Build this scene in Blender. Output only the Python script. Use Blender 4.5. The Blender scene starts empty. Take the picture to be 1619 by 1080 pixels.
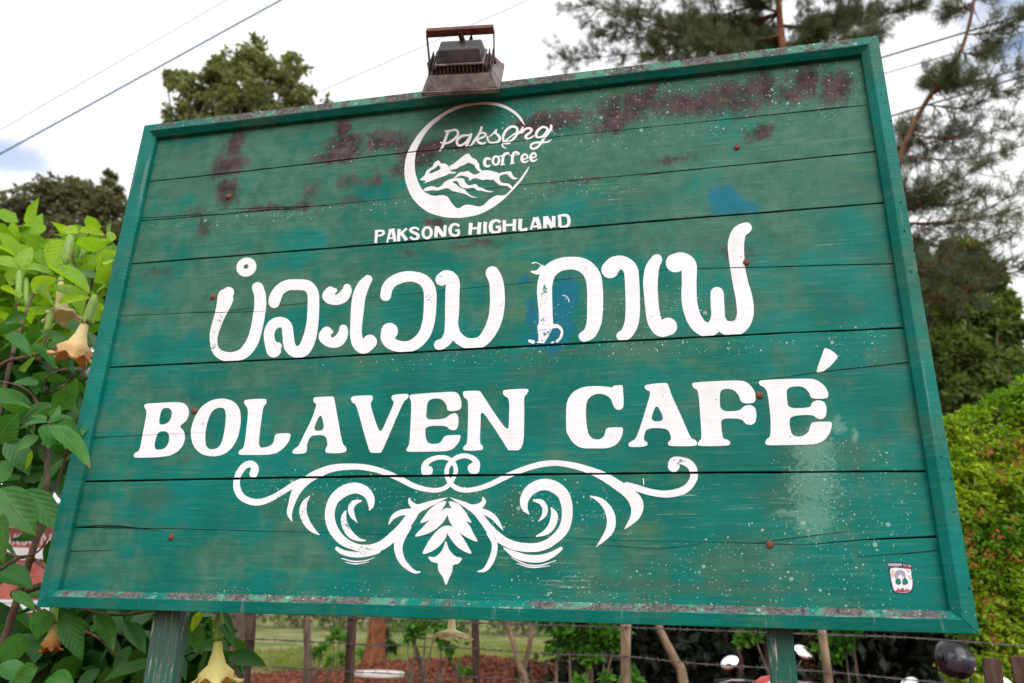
import bpy, bmesh, math, random
import numpy as np
from mathutils import Vector, Matrix, noise as mnoise
from mathutils.geometry import delaunay_2d_cdt
R = random.Random(7)
D = bpy.data
scene = bpy.context.scene
COL = scene.collection

# ------------------------------------------------------------------ camera, sky, sun, exposure
ZB = 1.50                                   # bottom edge of the board above the ground
CAM = Vector((1.7885528, -1.93281622, ZB + 0.0101668))
AX = ((0.9768652, 0.04817703, 0.20835873), (0.2122775, -0.33659976, -0.91740878), (0.02593547, 0.94041458, -0.33903949))
FPX, CX, CY = 1205.668, 809.5, 540.0
cam_d = D.cameras.new('camera'); cam = D.objects.new('camera', cam_d); COL.objects.link(cam)
m = Matrix(AX).to_4x4(); m.translation = CAM; cam.matrix_world = m
cam_d.sensor_width = 36; cam_d.lens = 36 * FPX / 1619; cam_d.clip_start = .05; cam_d.clip_end = 3000
cam_d.dof.use_dof = True; cam_d.dof.focus_distance = 2.12; cam_d.dof.aperture_fstop = 2.8; cam_d.dof.aperture_blades = 7
scene.camera = cam
SUN_EL, SUN_AZ = math.radians(43), math.radians(150)    # azimuth measured from +Y towards +X
w = D.worlds.new('World'); scene.world = w; w.use_nodes = True
wn = w.node_tree; wn.nodes.clear()
def W(t, **k):
    n = wn.nodes.new(t)
    for a, b in k.items(): setattr(n, a, b)
    return n
sky = W('ShaderNodeTexSky', sky_type='NISHITA', sun_disc=False, sun_elevation=SUN_EL, sun_rotation=SUN_AZ)
tc = W('ShaderNodeTexCoord'); mp = W('ShaderNodeMapping'); mp.inputs['Scale'].default_value = (1, 1, 2.2)
nz = W('ShaderNodeTexNoise'); nz.inputs['Scale'].default_value = 2.3; nz.inputs['Detail'].default_value = 7; nz.inputs['Roughness'].default_value = .6
wn.links.new(tc.outputs['Generated'], mp.inputs['Vector']); wn.links.new(mp.outputs['Vector'], nz.inputs['Vector'])
gap = W('ShaderNodeValToRGB'); gap.color_ramp.elements[0].position = .31; gap.color_ramp.elements[1].position = .42
wn.links.new(nz.outputs['Fac'], gap.inputs['Fac'])
# one real break in the cloud low on the left
dv = Vector(AX[0]) * 0
def ray(px, py):
    c = Vector(((px - CX) / FPX, -(py - CY) / FPX, -1))
    return Vector([Vector(r).dot(c) for r in AX])
def at(px, py, Y):
    d = ray(px, py); return CAM + d * ((Y - CAM.y) / d.y)
def depth(P): return -sum((P[i] - CAM[i]) * AX[i][2] for i in range(3))
def pxm(P): return depth(P) / FPX          # metres per photo pixel at a point
gd = ray(8, 246).normalized()
vs = W('ShaderNodeVectorMath', operation='SUBTRACT'); vs.inputs[1].default_value = gd
wn.links.new(tc.outputs['Generated'], vs.inputs[0])
vm = W('ShaderNodeVectorMath', operation='MULTIPLY'); vm.inputs[1].default_value = (1, 1, 2.3); wn.links.new(vs.outputs[0], vm.inputs[0])
vl = W('ShaderNodeVectorMath', operation='LENGTH'); wn.links.new(vm.outputs[0], vl.inputs[0])
nz2 = W('ShaderNodeTexNoise'); nz2.inputs['Scale'].default_value = 26; nz2.inputs['Detail'].default_value = 5
wn.links.new(tc.outputs['Generated'], nz2.inputs['Vector'])
ma = W('ShaderNodeMath', operation='MULTIPLY_ADD'); ma.inputs[1].default_value = .05; wn.links.new(nz2.outputs['Fac'], ma.inputs[0]); wn.links.new(vl.outputs['Value'], ma.inputs[2])
mr = W('ShaderNodeMapRange'); mr.interpolation_type = 'SMOOTHSTEP'
mr.inputs['From Min'].default_value = .035; mr.inputs['From Max'].default_value = .085; mr.inputs['To Min'].default_value = .35
wn.links.new(ma.outputs[0], mr.inputs['Value'])
mn = W('ShaderNodeMath', operation='MINIMUM'); wn.links.new(gap.outputs['Color'], mn.inputs[0]); wn.links.new(mr.outputs[0], mn.inputs[1])
cl = W('ShaderNodeValToRGB')
cl.color_ramp.elements[0].position = .3; cl.color_ramp.elements[0].color = (.93, .945, .97, 1)
cl.color_ramp.elements[1].position = .62; cl.color_ramp.elements[1].color = (1, 1, 1, 1)
nz3 = W('ShaderNodeTexNoise'); nz3.inputs['Scale'].default_value = 3.4; nz3.inputs['Detail'].default_value = 4
wn.links.new(mp.outputs['Vector'], nz3.inputs['Vector']); wn.links.new(nz3.outputs['Fac'], cl.inputs['Fac'])
cm = W('ShaderNodeMixRGB', blend_type='MULTIPLY'); cm.inputs['Fac'].default_value = 1
wn.links.new(cl.outputs['Color'], cm.inputs['Color1'])
CLOUD = 5.1
cm.inputs['Color2'].default_value = (CLOUD, CLOUD * .998, CLOUD * .995, 1)
mx = W('ShaderNodeMixRGB'); wn.links.new(mn.outputs[0], mx.inputs['Fac']); wn.links.new(sky.outputs['Color'], mx.inputs['Color1']); wn.links.new(cm.outputs['Color'], mx.inputs['Color2'])
bg = W('ShaderNodeBackground'); bg.inputs['Strength'].default_value = .1
wo = W('ShaderNodeOutputWorld'); wn.links.new(mx.outputs['Color'], bg.inputs['Color']); wn.links.new(bg.outputs[0], wo.inputs['Surface'])
sl = D.lights.new('sun', 'SUN'); sl.energy = 1.15; sl.angle = math.radians(60); sl.color = (1, .985, .96)
so = D.objects.new('sun', sl); COL.objects.link(so)
sd = Vector((math.sin(SUN_AZ) * math.cos(SUN_EL), math.cos(SUN_AZ) * math.cos(SUN_EL), math.sin(SUN_EL)))
so.rotation_euler = sd.to_track_quat('Z', 'Y').to_euler()
vsx = scene.view_settings; vsx.view_transform = 'Standard'; vsx.look = 'None'; vsx.gamma = 1; vsx.exposure = 1.25
scene.cycles.max_bounces = 8; scene.cycles.diffuse_bounces = 4; scene.cycles.transparent_max_bounces = 8
scene.cycles.use_denoising = True

# ------------------------------------------------------------------ node and mesh helpers
class NT:
    def __init__(s, name, rough=.6, spec=.3):
        s.m = D.materials.new(name); s.m.use_nodes = True; s.t = s.m.node_tree
        s.b = s.t.nodes['Principled BSDF']; s.b.inputs['Roughness'].default_value = rough
        s.b.inputs['Specular IOR Level'].default_value = spec
        s.tc = s.t.nodes.new('ShaderNodeTexCoord')
    def put(s, sock, v):
        if isinstance(v, bpy.types.NodeSocket): s.t.links.new(v, sock)
        elif isinstance(v, (tuple, list, Vector)) and len(v) == 3 and sock.type == 'RGBA': sock.default_value = (*v, 1)
        else: sock.default_value = v
    def math(s, op, a, b=0., c=0., clamp=False):
        n = s.t.nodes.new('ShaderNodeMath'); n.operation = op; n.use_clamp = clamp
        for i, v in enumerate((a, b, c)): s.put(n.inputs[i], v)
        return n.outputs[0]
    def vec(s, op, a, b=(0, 0, 0), out=0):
        n = s.t.nodes.new('ShaderNodeVectorMath'); n.operation = op
        s.put(n.inputs[0], a); s.put(n.inputs[1], b); return n.outputs['Value'] if op in ('LENGTH', 'DOT_PRODUCT') else n.outputs[0]
    def map(s, sc=(1, 1, 1), src=None, loc=(0, 0, 0)):
        n = s.t.nodes.new('ShaderNodeMapping'); n.inputs['Scale'].default_value = sc; n.inputs['Location'].default_value = loc
        s.put(n.inputs['Vector'], src or s.tc.outputs['Object']); return n.outputs[0]
    def noise(s, scale, detail=3, rough=.55, src=None, col=False):
        n = s.t.nodes.new('ShaderNodeTexNoise'); n.inputs['Scale'].default_value = scale; n.inputs['Detail'].default_value = detail
        n.inputs['Roughness'].default_value = rough; s.put(n.inputs['Vector'], src or s.tc.outputs['Object'])
        return n.outputs['Color' if col else 'Fac']
    def voro(s, scale, src=None):
        n = s.t.nodes.new('ShaderNodeTexVoronoi'); n.inputs['Scale'].default_value = scale; s.put(n.inputs['Vector'], src or s.tc.outputs['Object'])
        return n.outputs['Distance'], n.outputs['Color']
    def step(s, v, a, b, smooth=True):
        n = s.t.nodes.new('ShaderNodeMapRange'); n.interpolation_type = 'SMOOTHSTEP' if smooth else 'LINEAR'
        s.put(n.inputs['Value'], v); n.inputs['From Min'].default_value = a; n.inputs['From Max'].default_value = b; return n.outputs[0]
    def mix(s, f, a, b):
        n = s.t.nodes.new('ShaderNodeMixRGB'); s.put(n.inputs['Fac'], f); s.put(n.inputs['Color1'], a); s.put(n.inputs['Color2'], b); return n.outputs[0]
    def bump(s, h, strength=.3, dist=.002, prev=None):
        n = s.t.nodes.new('ShaderNodeBump'); n.inputs['Strength'].default_value = strength; n.inputs['Distance'].default_value = dist
        s.put(n.inputs['Height'], h)
        if prev is not None: s.put(n.inputs['Normal'], prev)
        return n.outputs[0]
    def out(s, col, rough=None, normal=None, metal=None):
        s.put(s.b.inputs['Base Color'], col)
        if rough is not None: s.put(s.b.inputs['Roughness'], rough)
        if normal is not None: s.put(s.b.inputs['Normal'], normal)
        if metal is not None: s.put(s.b.inputs['Metallic'], metal)
        return s.m
def simple(name, c1, c2, scale=8, rough=.6, spec=.3, bump=.2, dist=.002, metal=None, stretch=(1, 1, 1), detail=4):
    t = NT(name, rough, spec); v = t.map(stretch)
    n = t.noise(scale, detail, .6, v); f = t.step(n, .3, .7)
    return t.out(t.mix(f, c1, c2), normal=t.bump(n, bump, dist) if bump else None, metal=metal)
class MB:
    def __init__(s): s.v = []; s.f = []
    def add(s, vs, fs):
        o = len(s.v); s.v += [tuple(p) for p in vs]; s.f += [tuple(i + o for i in f) for f in fs]; return s
    def box(s, c, h, M=None):
        vs = [Vector((c[0] + x * h[0], c[1] + y * h[1], c[2] + z * h[2])) for x in (-1, 1) for y in (-1, 1) for z in (-1, 1)]
        if M: vs = [M @ p for p in vs]
        return s.add(vs, [(0, 1, 3, 2), (4, 6, 7, 5), (0, 4, 5, 1), (2, 3, 7, 6), (0, 2, 6, 4), (1, 5, 7, 3)])
    def tube(s, pts, rad, n=8, cap=True):
        pts = [Vector(p) for p in pts]
        if not isinstance(rad, (list, tuple)): rad = [rad] * len(pts)
        rings = []; up = Vector((.13, .31, .94)); prev = None
        for i, p in enumerate(pts):
            d = (pts[min(i + 1, len(pts) - 1)] - pts[max(i - 1, 0)]).normalized()
            a = (prev - d * prev.dot(d)) if prev is not None else up.cross(d)
            if a.length < 1e-4: a = Vector((1, 0, 0)).cross(d)
            a.normalize(); prev = a; b = d.cross(a)
            rings.append([p + (a * math.cos(t * 2 * math.pi / n) + b * math.sin(t * 2 * math.pi / n)) * rad[i] for t in range(n)])
        vs = [q for r in rings for q in r]
        fs = [(i * n + k, i * n + (k + 1) % n, (i + 1) * n + (k + 1) % n, (i + 1) * n + k) for i in range(len(pts) - 1) for k in range(n)]
        if cap: fs += [tuple(range(n))[::-1], tuple((len(pts) - 1) * n + k for k in range(n))]
        return s.add(vs, fs)
    def lathe(s, prof, n=16, M=None, lobes=0, amp=0):
        M = M or Matrix()
        vs = []
        for (r, z, *e) in prof:
            for k in range(n):
                a = k * 2 * math.pi / n; q = 1 + (e[0] * (2.2 * ((1 + math.cos(a * lobes)) / 2) ** 2.5 - .6) if e else 0)
                vs.append(M @ Vector((r * q * math.cos(a), r * q * math.sin(a), z - (e[1] * math.cos(a * lobes) if len(e) > 1 else 0))))
        fs = [(i * n + k, i * n + (k + 1) % n, (i + 1) * n + (k + 1) % n, (i + 1) * n + k) for i in range(len(prof) - 1) for k in range(n)]
        return s.add(vs, fs)
    def mesh(s, name, mat, smooth=False):
        me = D.meshes.new(name); me.from_pydata(s.v, [], s.f); me.materials.append(mat); me.update()
        if smooth: me.polygons.foreach_set('use_smooth', [True] * len(me.polygons))
        return me
    def build(s, name, mat, parent=None, smooth=False, fix=True):
        me = s.mesh(name, mat, smooth)
        if fix:
            bm = bmesh.new(); bm.from_mesh(me); bmesh.ops.recalc_face_normals(bm, faces=bm.faces); bm.to_mesh(me); bm.free()
        o = D.objects.new(name, me); COL.objects.link(o); o.parent = parent; return o
def quads(name, V, mat, parent=None, tri=False):
    """V: (n, 4|3, 3) float array of separate faces"""
    n, k = V.shape[:2]; me = D.meshes.new(name)
    me.vertices.add(n * k); me.vertices.foreach_set('co', V.astype('f').ravel())
    me.loops.add(n * k); me.loops.foreach_set('vertex_index', np.arange(n * k, dtype='i'))
    me.polygons.add(n); me.polygons.foreach_set('loop_start', np.arange(0, n * k, k, dtype='i'))
    me.update(calc_edges=True); me.materials.append(mat)
    o = D.objects.new(name, me); COL.objects.link(o); o.parent = parent; return o
def tag(o, label=None, cat=None, group=None, kind=None):
    if label: o['label'] = label
    if cat: o['category'] = cat
    if group: o['group'] = group
    if kind: o['kind'] = kind
    return o
def empty(name, loc=(0, 0, 0), label=None, cat=None, group=None):
    o = D.objects.new(name, None); o.empty_display_size = .2; o.location = loc; COL.objects.link(o)
    return tag(o, label, cat, group)
def local(o, p): return Vector(p) - Vector(o.location)

# ------------------------------------------------------------------ ground
def hgt(x, y):
    h = .05 * mnoise.noise(Vector((x * .3, y * .3, 0)))
    mound = math.exp(-(((x + 2.2) / 4.2) ** 2 + ((y - 14.5) / 3.2) ** 2))
    h += mound * (.62 + .16 * mnoise.noise(Vector((x * 1.1, y * 1.1, 3))) + .07 * mnoise.noise(Vector((x * 4, y * 4, 9))))
    far = max(0, y - 60) * .012
    return h * min(1, max(0, (y - 1) / 3)) + far
def gl(a, b, n, p=1): return [a + (b - a) * (i / n) ** p for i in range(n)]
xs = [-900, -500, -250, -120, -60, -35] + gl(-22, 14, 120) + [14, 22, 40, 90, 200, 450, 900]
ys = [-900, -300, -80, -20, -6] + gl(-2, 24, 100) + [24, 28, 34, 42, 60, 90, 150, 300, 600, 1200]
g = MB(); nx = len(xs)
g.v = [(x, y, hgt(x, y)) for y in ys for x in xs]
g.f = [(j * nx + i, j * nx + i + 1, (j + 1) * nx + i + 1, (j + 1) * nx + i) for j in range(len(ys) - 1) for i in range(nx - 1)]
t = NT('ground_soil_and_grass', .95, .1)
n1 = t.noise(.35, 5); n2 = t.noise(6, 6, .7); n3 = t.noise(1.4, 4)
grass = t.mix(t.step(n2, .35, .7), (.06, .11, .015), (.14, .18, .035))
grass = t.mix(t.step(n1, .45, .62), grass, (.27, .22, .13))
soil = t.mix(t.step(n2, .3, .7), (.11, .032, .016), (.26, .085, .042))
sx = t.t.nodes.new('ShaderNodeSeparateXYZ'); t.put(sx.inputs[0], t.tc.outputs['Object'])
yy = t.math('ADD', sx.outputs['Y'], t.math('MULTIPLY', n3, 5.))
near = t.math('SUBTRACT', 1., t.step(yy, 18.2, 19.6))
t.out(t.mix(near, grass, soil), normal=t.bump(n2, .8, .05))
tag(g.build('ground', t.m, smooth=True, fix=False), 'red earth and short grass behind the sign', kind='structure')
# ------------------------------------------------------------------ the painted sign
PY = .030                                   # face of the planks behind the front of the frame
BX, BH = 2.4, 1.6038
def bp(px, py, y=PY):
    p = at(px, py, y); return (p.x, p.z)
def blobs(t, P, lst, square=False):
    """union of soft ellipses given as (photo x, photo y, half width, half height) -> centre and size on the board"""
    acc = None
    for (px, py, rx, ry) in lst:
        x, z = bp(px, py); x1, _ = bp(px + rx, py); _, z1 = bp(px, py + ry)
        d = t.vec('SUBTRACT', P, (x, 0, z)); d = t.vec('MULTIPLY', d, (1 / abs(x1 - x), 0, 1 / abs(z - z1)))
        if square: d = t.vec('MULTIPLY', d, d)
        v = t.math('SUBTRACT', 1., t.vec('LENGTH', d))
        acc = v if acc is None else t.math('MAXIMUM', acc, v)
    return acc
MAROON = [M_ for M_ in [(370, 232, 24, 40), (362, 262, 34, 22), (545, 232, 52, 26), (538, 205, 16, 34), (612, 222, 48, 22), (520, 250, 40, 12), (880, 192, 70, 24),
          (838, 200, 40, 18), (972, 178, 36, 40), (1005, 170, 34, 32), (1028, 160, 18, 30), (1085, 165, 60, 32), (1150, 158, 70, 40), (1205, 140, 34, 42),
          (1270, 132, 36, 40), (1322, 136, 28, 38), (1240, 150, 30, 26), (480, 325, 85, 12), (430, 331, 90, 9), (560, 318, 40, 16), (500, 300, 30, 30),
          (363, 305, 26, 26), (305, 340, 30, 18), (322, 362, 24, 26), (700, 232, 60, 16), (665, 245, 45, 26), (1060, 255, 90, 12), (1195, 210, 30, 16), (640, 268, 60, 18),
          (1125, 240, 18, 26), (690, 352, 46, 12), (900, 285, 100, 10), ]]
FAINT = [(480, 325, 85, 12), (430, 331, 90, 9), (560, 318, 40, 16), (500, 300, 30, 30), (305, 340, 30, 18), (322, 362, 24, 26), (1060, 255, 90, 12), (640, 268, 60, 18), (1125, 240, 18, 26), (690, 352, 46, 12), (900, 285, 100, 10), (760, 385, 120, 12), (640, 395, 70, 14), (250, 430, 40, 10), (1160, 400, 60, 20), (580, 285, 80, 16)]
MAROON = [q for q in MAROON if q not in FAINT]
SMUDGE = [(300, 245, 34, 40), (240, 440, 60, 26), (320, 290, 40, 44), (275, 300, 30, 30), (1000, 365, 30, 16), (420, 640, 120, 30), (900, 560, 260, 14), (1260, 720, 70, 40),
          (700, 560, 150, 16), (830, 590, 60, 30), (1240, 790, 80, 60), (1350, 720, 50, 60), (240, 785, 60, 40), (810, 800, 30, 60), (1060, 925, 400, 16), (1420, 560, 30, 60),
          (1130, 380, 90, 20), (990, 310, 120, 20), (1350, 300, 60, 60), (260, 835, 60, 14), (1180, 870, 60, 50)]
CHALK = [(1288, 715, 52, 50), (1288, 765, 60, 60), (1284, 815, 50, 56), (1325, 672, 16, 22), (1352, 688, 8, 12), (1255, 812, 50, 10)]
BLUE = [(1146, 312, 34, 26), (1158, 329, 54, 13), (892, 468, 34, 40), (884, 520, 34, 34), (842, 500, 16, 40), (830, 444, 14, 12), (873, 552, 22, 8), (860, 535, 44, 20)]
SPECK = [(1290, 940, 180, 40), (700, 250, 60, 34), (660, 262, 40, 30), (950, 185, 260, 60), (1100, 170, 280, 60), (1290, 140, 110, 60), (1330, 780, 150, 130), (1250, 900, 260, 90), (1100, 930, 420, 46),
         (560, 236, 90, 20), (450, 340, 300, 14), (900, 300, 120, 26), (1360, 540, 70, 50), (900, 560, 560, 18), (560, 770, 260, 40), (850, 800, 160, 60), (1000, 500, 200, 60), (600, 940, 500, 16)]
SCRATCH = [(1060, 470, 130, 50), (1160, 440, 80, 40), (1120, 800, 180, 60), (960, 850, 150, 40), (1330, 800, 200, 40), (1300, 390, 90, 16), (870, 900, 120, 60), (980, 300, 70, 30), (1060, 280, 140, 20)]
def paint(name, white=False, frame=False):
    t = NT(name, .5, .13)
    O = t.tc.outputs['Object']
    wob = t.vec('SUBTRACT', t.noise(9, 3, .6, col=True), (.5, .5, .5))
    wob = t.vec('MULTIPLY', wob, (.16, 0, .09)); wob2 = t.vec('MULTIPLY', t.vec('SUBTRACT', t.noise(34, 4, .65, col=True), (.5, .5, .5)), (.05, 0, .045)); P = t.vec('ADD', t.vec('ADD', O, t.vec('MULTIPLY', wob, (.55, 0, .6))), wob2); PS = t.vec('ADD', O, t.vec('MULTIPLY', wob2, (.7, 0, .9)))
    grain = t.noise(1, 6, .65, t.map((9, 9, 150))); grain2 = t.noise(1, 5, .6, t.map((3, 3, 34)))
    fine = t.noise(95, 5, .7); mid = t.noise(22, 5, .65); n_big = t.noise(1, 5, .62, t.map((3.4, 3.4, 5.2)))
    n_vert = t.noise(1, 4, .6, t.map((21, 21, 5.)))
    sx = t.t.nodes.new('ShaderNodeSeparateXYZ'); t.put(sx.inputs[0], O); Z = sx.outputs['Z']; X = sx.outputs['X']
    teal = t.mix(t.step(t.noise(4.5, 3, .5), .35, .65), (.0, .128, .097), (.0, .175, .138))
    olive = t.mix(t.step(mid, .3, .7), (.030, .126, .083), (.064, .170, .118))
    k = t.math('ADD', t.math('MULTIPLY', n_big, .84), t.math('MULTIPLY', grain2, .16))
    k = t.math('ADD', k, t.math('MULTIPLY', t.math('SUBTRACT', n_vert, .5), .24))
    if not frame:                       # the paint is more faded towards the weathered top and left
        k = t.math('ADD', k, t.math('MULTIPLY', t.step(Z, ZB + .6, ZB + 1.5, False), .16)); k = t.math('SUBTRACT', k, .03)
        k = t.math('ADD', k, t.math('MULTIPLY', t.step(X, 1.0, .0, False), .03))
        pink = t.step(t.noise(1, 4, .6, t.map((5, 5, 12), loc=(3, 1, 7))), .58, .78)
    else: k = t.math('SUBTRACT', k, .05)
    col = t.mix(t.step(k, .43, .62), teal, olive)
    if not frame:
        col = t.mix(t.math('MULTIPLY', pink, .15), col, (.15, .17, .12))
        col = t.mix(t.math('MULTIPLY', t.step(t.noise(1, 3, .6, t.map((4, 4, 9), loc=(9, 2, 1))), .6, .75), .4), col, (.10, .20, .07))
    # brush and grain streaks
    col = t.mix(t.math('MULTIPLY', t.step(grain, .52, .75), .28), col, (.14, .30, .21))
    col = t.mix(t.math('MULTIPLY', t.step(grain, .48, .28), .45), col, (.006, .080, .060))
    rough = .48; bare = None
    if not frame:
        sm = t.step(t.math('ADD', blobs(t, P, SMUDGE), t.math('MULTIPLY', t.math('SUBTRACT', mid, .5), 1.1)), .15, .8)
        col = t.mix(t.math('MULTIPLY', sm, .42), col, (.050, .105, .075))
        ch = t.step(t.math('ADD', blobs(t, PS, CHALK), t.math('MULTIPLY', t.math('SUBTRACT', fine, .5), 2.0)), .10, .70)
        col = t.mix(t.math('MULTIPLY', ch, .45), col, (.20, .38, .29))
        bl = t.step(t.math('ADD', blobs(t, PS, BLUE), t.math('ADD', t.math('MULTIPLY', t.math('SUBTRACT', fine, .5), .9), t.math('MULTIPLY', t.math('SUBTRACT', mid, .5), 1.4))), .12, .42)
        col = t.mix(t.math('MULTIPLY', bl, .80), col, t.mix(mid, (.0, .09, .18), (.0, .17, .23)))
        mf = t.math('ADD', t.math('MAXIMUM', blobs(t, P, MAROON, True), t.math('SUBTRACT', blobs(t, P, FAINT, True), .38)), t.math('ADD', t.math('MULTIPLY', t.math('SUBTRACT', mid, .5), 1.1), t.math('MULTIPLY', t.math('SUBTRACT', n_vert, .5), 1.5)))
        mf = t.math('ADD', mf, t.math('MULTIPLY', t.math('SUBTRACT', fine, .5), 1.0))
        bare = t.math('MULTIPLY', t.math('MULTIPLY', t.step(mf, .12, .95), .95), t.math('MULTIPLY_ADD', t.step(grain2, .35, .55), .22, .78))
        col = t.mix(bare, col, t.mix(t.step(mid, .35, .7), (.034, .016, .020), (.095, .055, .058)))
        spm = t.step(blobs(t, P, SPECK), .0, .35)
        sc = t.math('MULTIPLY', t.step(t.noise(1, 6, .75, t.map((7, 7, 190), loc=(5, 0, 3))), .60, .66), t.step(t.math('ADD', blobs(t, P, SCRATCH), t.math('MULTIPLY', t.math('SUBTRACT', mid, .5), 1.6)), .1, .5))
        col = t.mix(t.math('MULTIPLY', sc, .55), col, (.40, .50, .42))
    else:
        lich = t.math('MAXIMUM', t.step(Z, ZB + BH - .034, ZB + BH - .026), t.math('MULTIPLY', t.step(Z, ZB + .0290, ZB + .0305), t.step(Z, ZB + .056, ZB + .054)))
        lf = t.step(t.math('ADD', t.noise(1, 4, .6, t.map((3.2, 3, 3), loc=(0, 0, 4))), t.math('MULTIPLY', t.math('SUBTRACT', mid, .5), .9)), .43, .52)
        top = t.step(Z, ZB + 1.2, ZB + 1.3)
        lf = t.math('MAXIMUM', lf, t.math('MULTIPLY', top, t.step(X, .1, .4)))
        side = t.math('MULTIPLY', t.step(X, .045, .075), t.step(X, 2.36, 2.31))
        bare = t.math('MULTIPLY', t.math('MULTIPLY', lich, lf), side)
        wood = t.mix(t.step(fine, .35, .65), (.050, .030, .034), (.18, .14, .14))
        col = t.mix(t.math('MULTIPLY', bare, .85), col, t.mix(t.step(t.noise(16, 4, .6), .50, .60), wood, (.10, .25, .18)))
        ridge_highlight = t.math('MULTIPLY', t.step(Z, ZB + .0275, ZB + .0285), t.step(Z, ZB + .0325, ZB + .0315))  # pale worn ridge line, with its highlight put into the colour
        ridge_highlight = t.math('MULTIPLY', ridge_highlight, t.step(t.noise(5, 5, .7), .54, .64))
        col = t.mix(t.math('MULTIPLY', ridge_highlight, .45), col, (.62, .68, .62))
        sh = t.step(t.noise(1, 4, .6, t.map((60, 60, 3))), .62, .72)
        col = t.mix(t.math('MULTIPLY', sh, .25), col, (.30, .42, .36))
        spm = t.math('MAXIMUM', t.math('MULTIPLY', lich, .95), .05)
    # lichen and bird-lime specks of three sizes
    for (s_, th, lev, c) in ((60, .11, .56, (.42, .54, .46)), (140, .13, .50, (.52, .60, .54)), (26, .10, .70, (.28, .42, .34))):
        dd, dc = t.voro(s_, t.vec('ADD', O, t.vec('MULTIPLY', t.noise(60, 3, .6, col=True), (.012, .012, .012))))
        sepc = t.t.nodes.new('ShaderNodeSeparateXYZ'); t.put(sepc.inputs[0], dc)
        pick = t.math('GREATER_THAN', t.math('ADD', sepc.outputs['X'], t.math('MULTIPLY', spm, .55)), .585 + lev)
        dot = t.math('MULTIPLY', t.step(dd, th + .06, th), pick)
        col = t.mix(t.math('MULTIPLY', dot, .8), col, c)
    h = t.math('ADD', t.math('MULTIPLY', grain, .6), t.math('MULTIPLY', fine, .35))
    h = t.math('ADD', h, t.math('MULTIPLY', grain2, .5))
    if bare is not None: h = t.math('SUBTRACT', h, t.math('MULTIPLY', bare, .35))
    r = t.math('MULTIPLY_ADD', fine, .25, .36)
    if bare is not None: r = t.math('ADD', r, t.math('MULTIPLY', bare, .3))
    if white:
        wc = t.mix(t.step(grain, .40, .72), (.78, .79, .815), (.86, .87, .89))
        wc = t.mix(t.math('MULTIPLY', t.step(mid, .52, .72), .22), wc, (.60, .59, .58)); wc = t.mix(t.math('MULTIPLY', t.step(n_vert, .5, .7), .16), wc, (.52, .58, .56)); wc = t.mix(t.math('MULTIPLY', t.step(fine, .60, .68), .3), wc, (.52, .50, .50))
        chips = t.math('ADD', t.math('MULTIPLY', t.noise(150, 5, .75), .62), t.math('MULTIPLY', t.noise(14, 3, .6), .38))
        near = blobs(t, O, [(345, 535, 14, 60), (330, 520, 12, 40), (445, 545, 16, 16), (860, 530, 34, 16), (450, 775, 60, 24), (480, 800, 16, 40), (560, 870, 40, 14), (400, 735, 20, 10), (1070, 730, 28, 8), (1300, 672, 30, 10), (545, 830, 14, 20), (860, 480, 8, 60)])
        chips = t.math('SUBTRACT', chips, t.math('MULTIPLY', t.step(near, 0., .5), .085))
        f = t.step(chips, .345, .36)
        tiny = t.step(grain, .215, .24)
        col = t.mix(t.math('MULTIPLY', f, tiny), col, wc)
    t.out(col, r, t.bump(h, .45, .0012))
    return t.m
M_plank = paint('weathered_green_plank_paint'); M_white = paint('white_letter_paint', white=True); M_frame = paint('weathered_green_frame_paint', frame=True)
M_dark = simple('gap_shade_dark', (.012, .012, .011), (.03, .024, .02), 30, .9, .1, bump=None)  # stands in for the shade inside the plank gaps
M_crack = simple('dark_crack', (.008, .010, .009), (.02, .02, .018), 40, .9, .05, bump=None)
M_rust = simple('rusted_iron', (.10, .035, .022), (.23, .085, .055), 160, .75, .3, .6, .0008)
t = NT('weathered_post_paint', .7, .2); gr = t.noise(1, 6, .75, t.map((95, 95, 9))); bg_ = t.noise(1, 4, .6, t.map((5, 5, 1.6)))
pc = t.mix(t.step(bg_, .35, .6), (.010, .12, .085), (.055, .10, .075)); pc = t.mix(t.step(gr, .52, .58), pc, (.13, .16, .12)); pc = t.mix(t.step(gr, .60, .64), pc, (.50, .52, .48))
M_post = t.out(pc, normal=t.bump(gr, .9, .004))

sign = empty('cafe_sign', (BX / 2, .06, 0), 'big weathered green wooden cafe sign with white lettering on two posts', 'sign')
S = lambda p: (p[0] - BX / 2, p[1] - .06, p[2])
# materials use object coordinates, so every piece keeps its vertices in world space with the parent offset undone
def sbuild(mb, name, mat, **k):
    o = mb.build(name, mat, None, **k); o.parent = sign; o.matrix_parent_inverse = Matrix.Translation(sign.location).inverted(); return o
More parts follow.
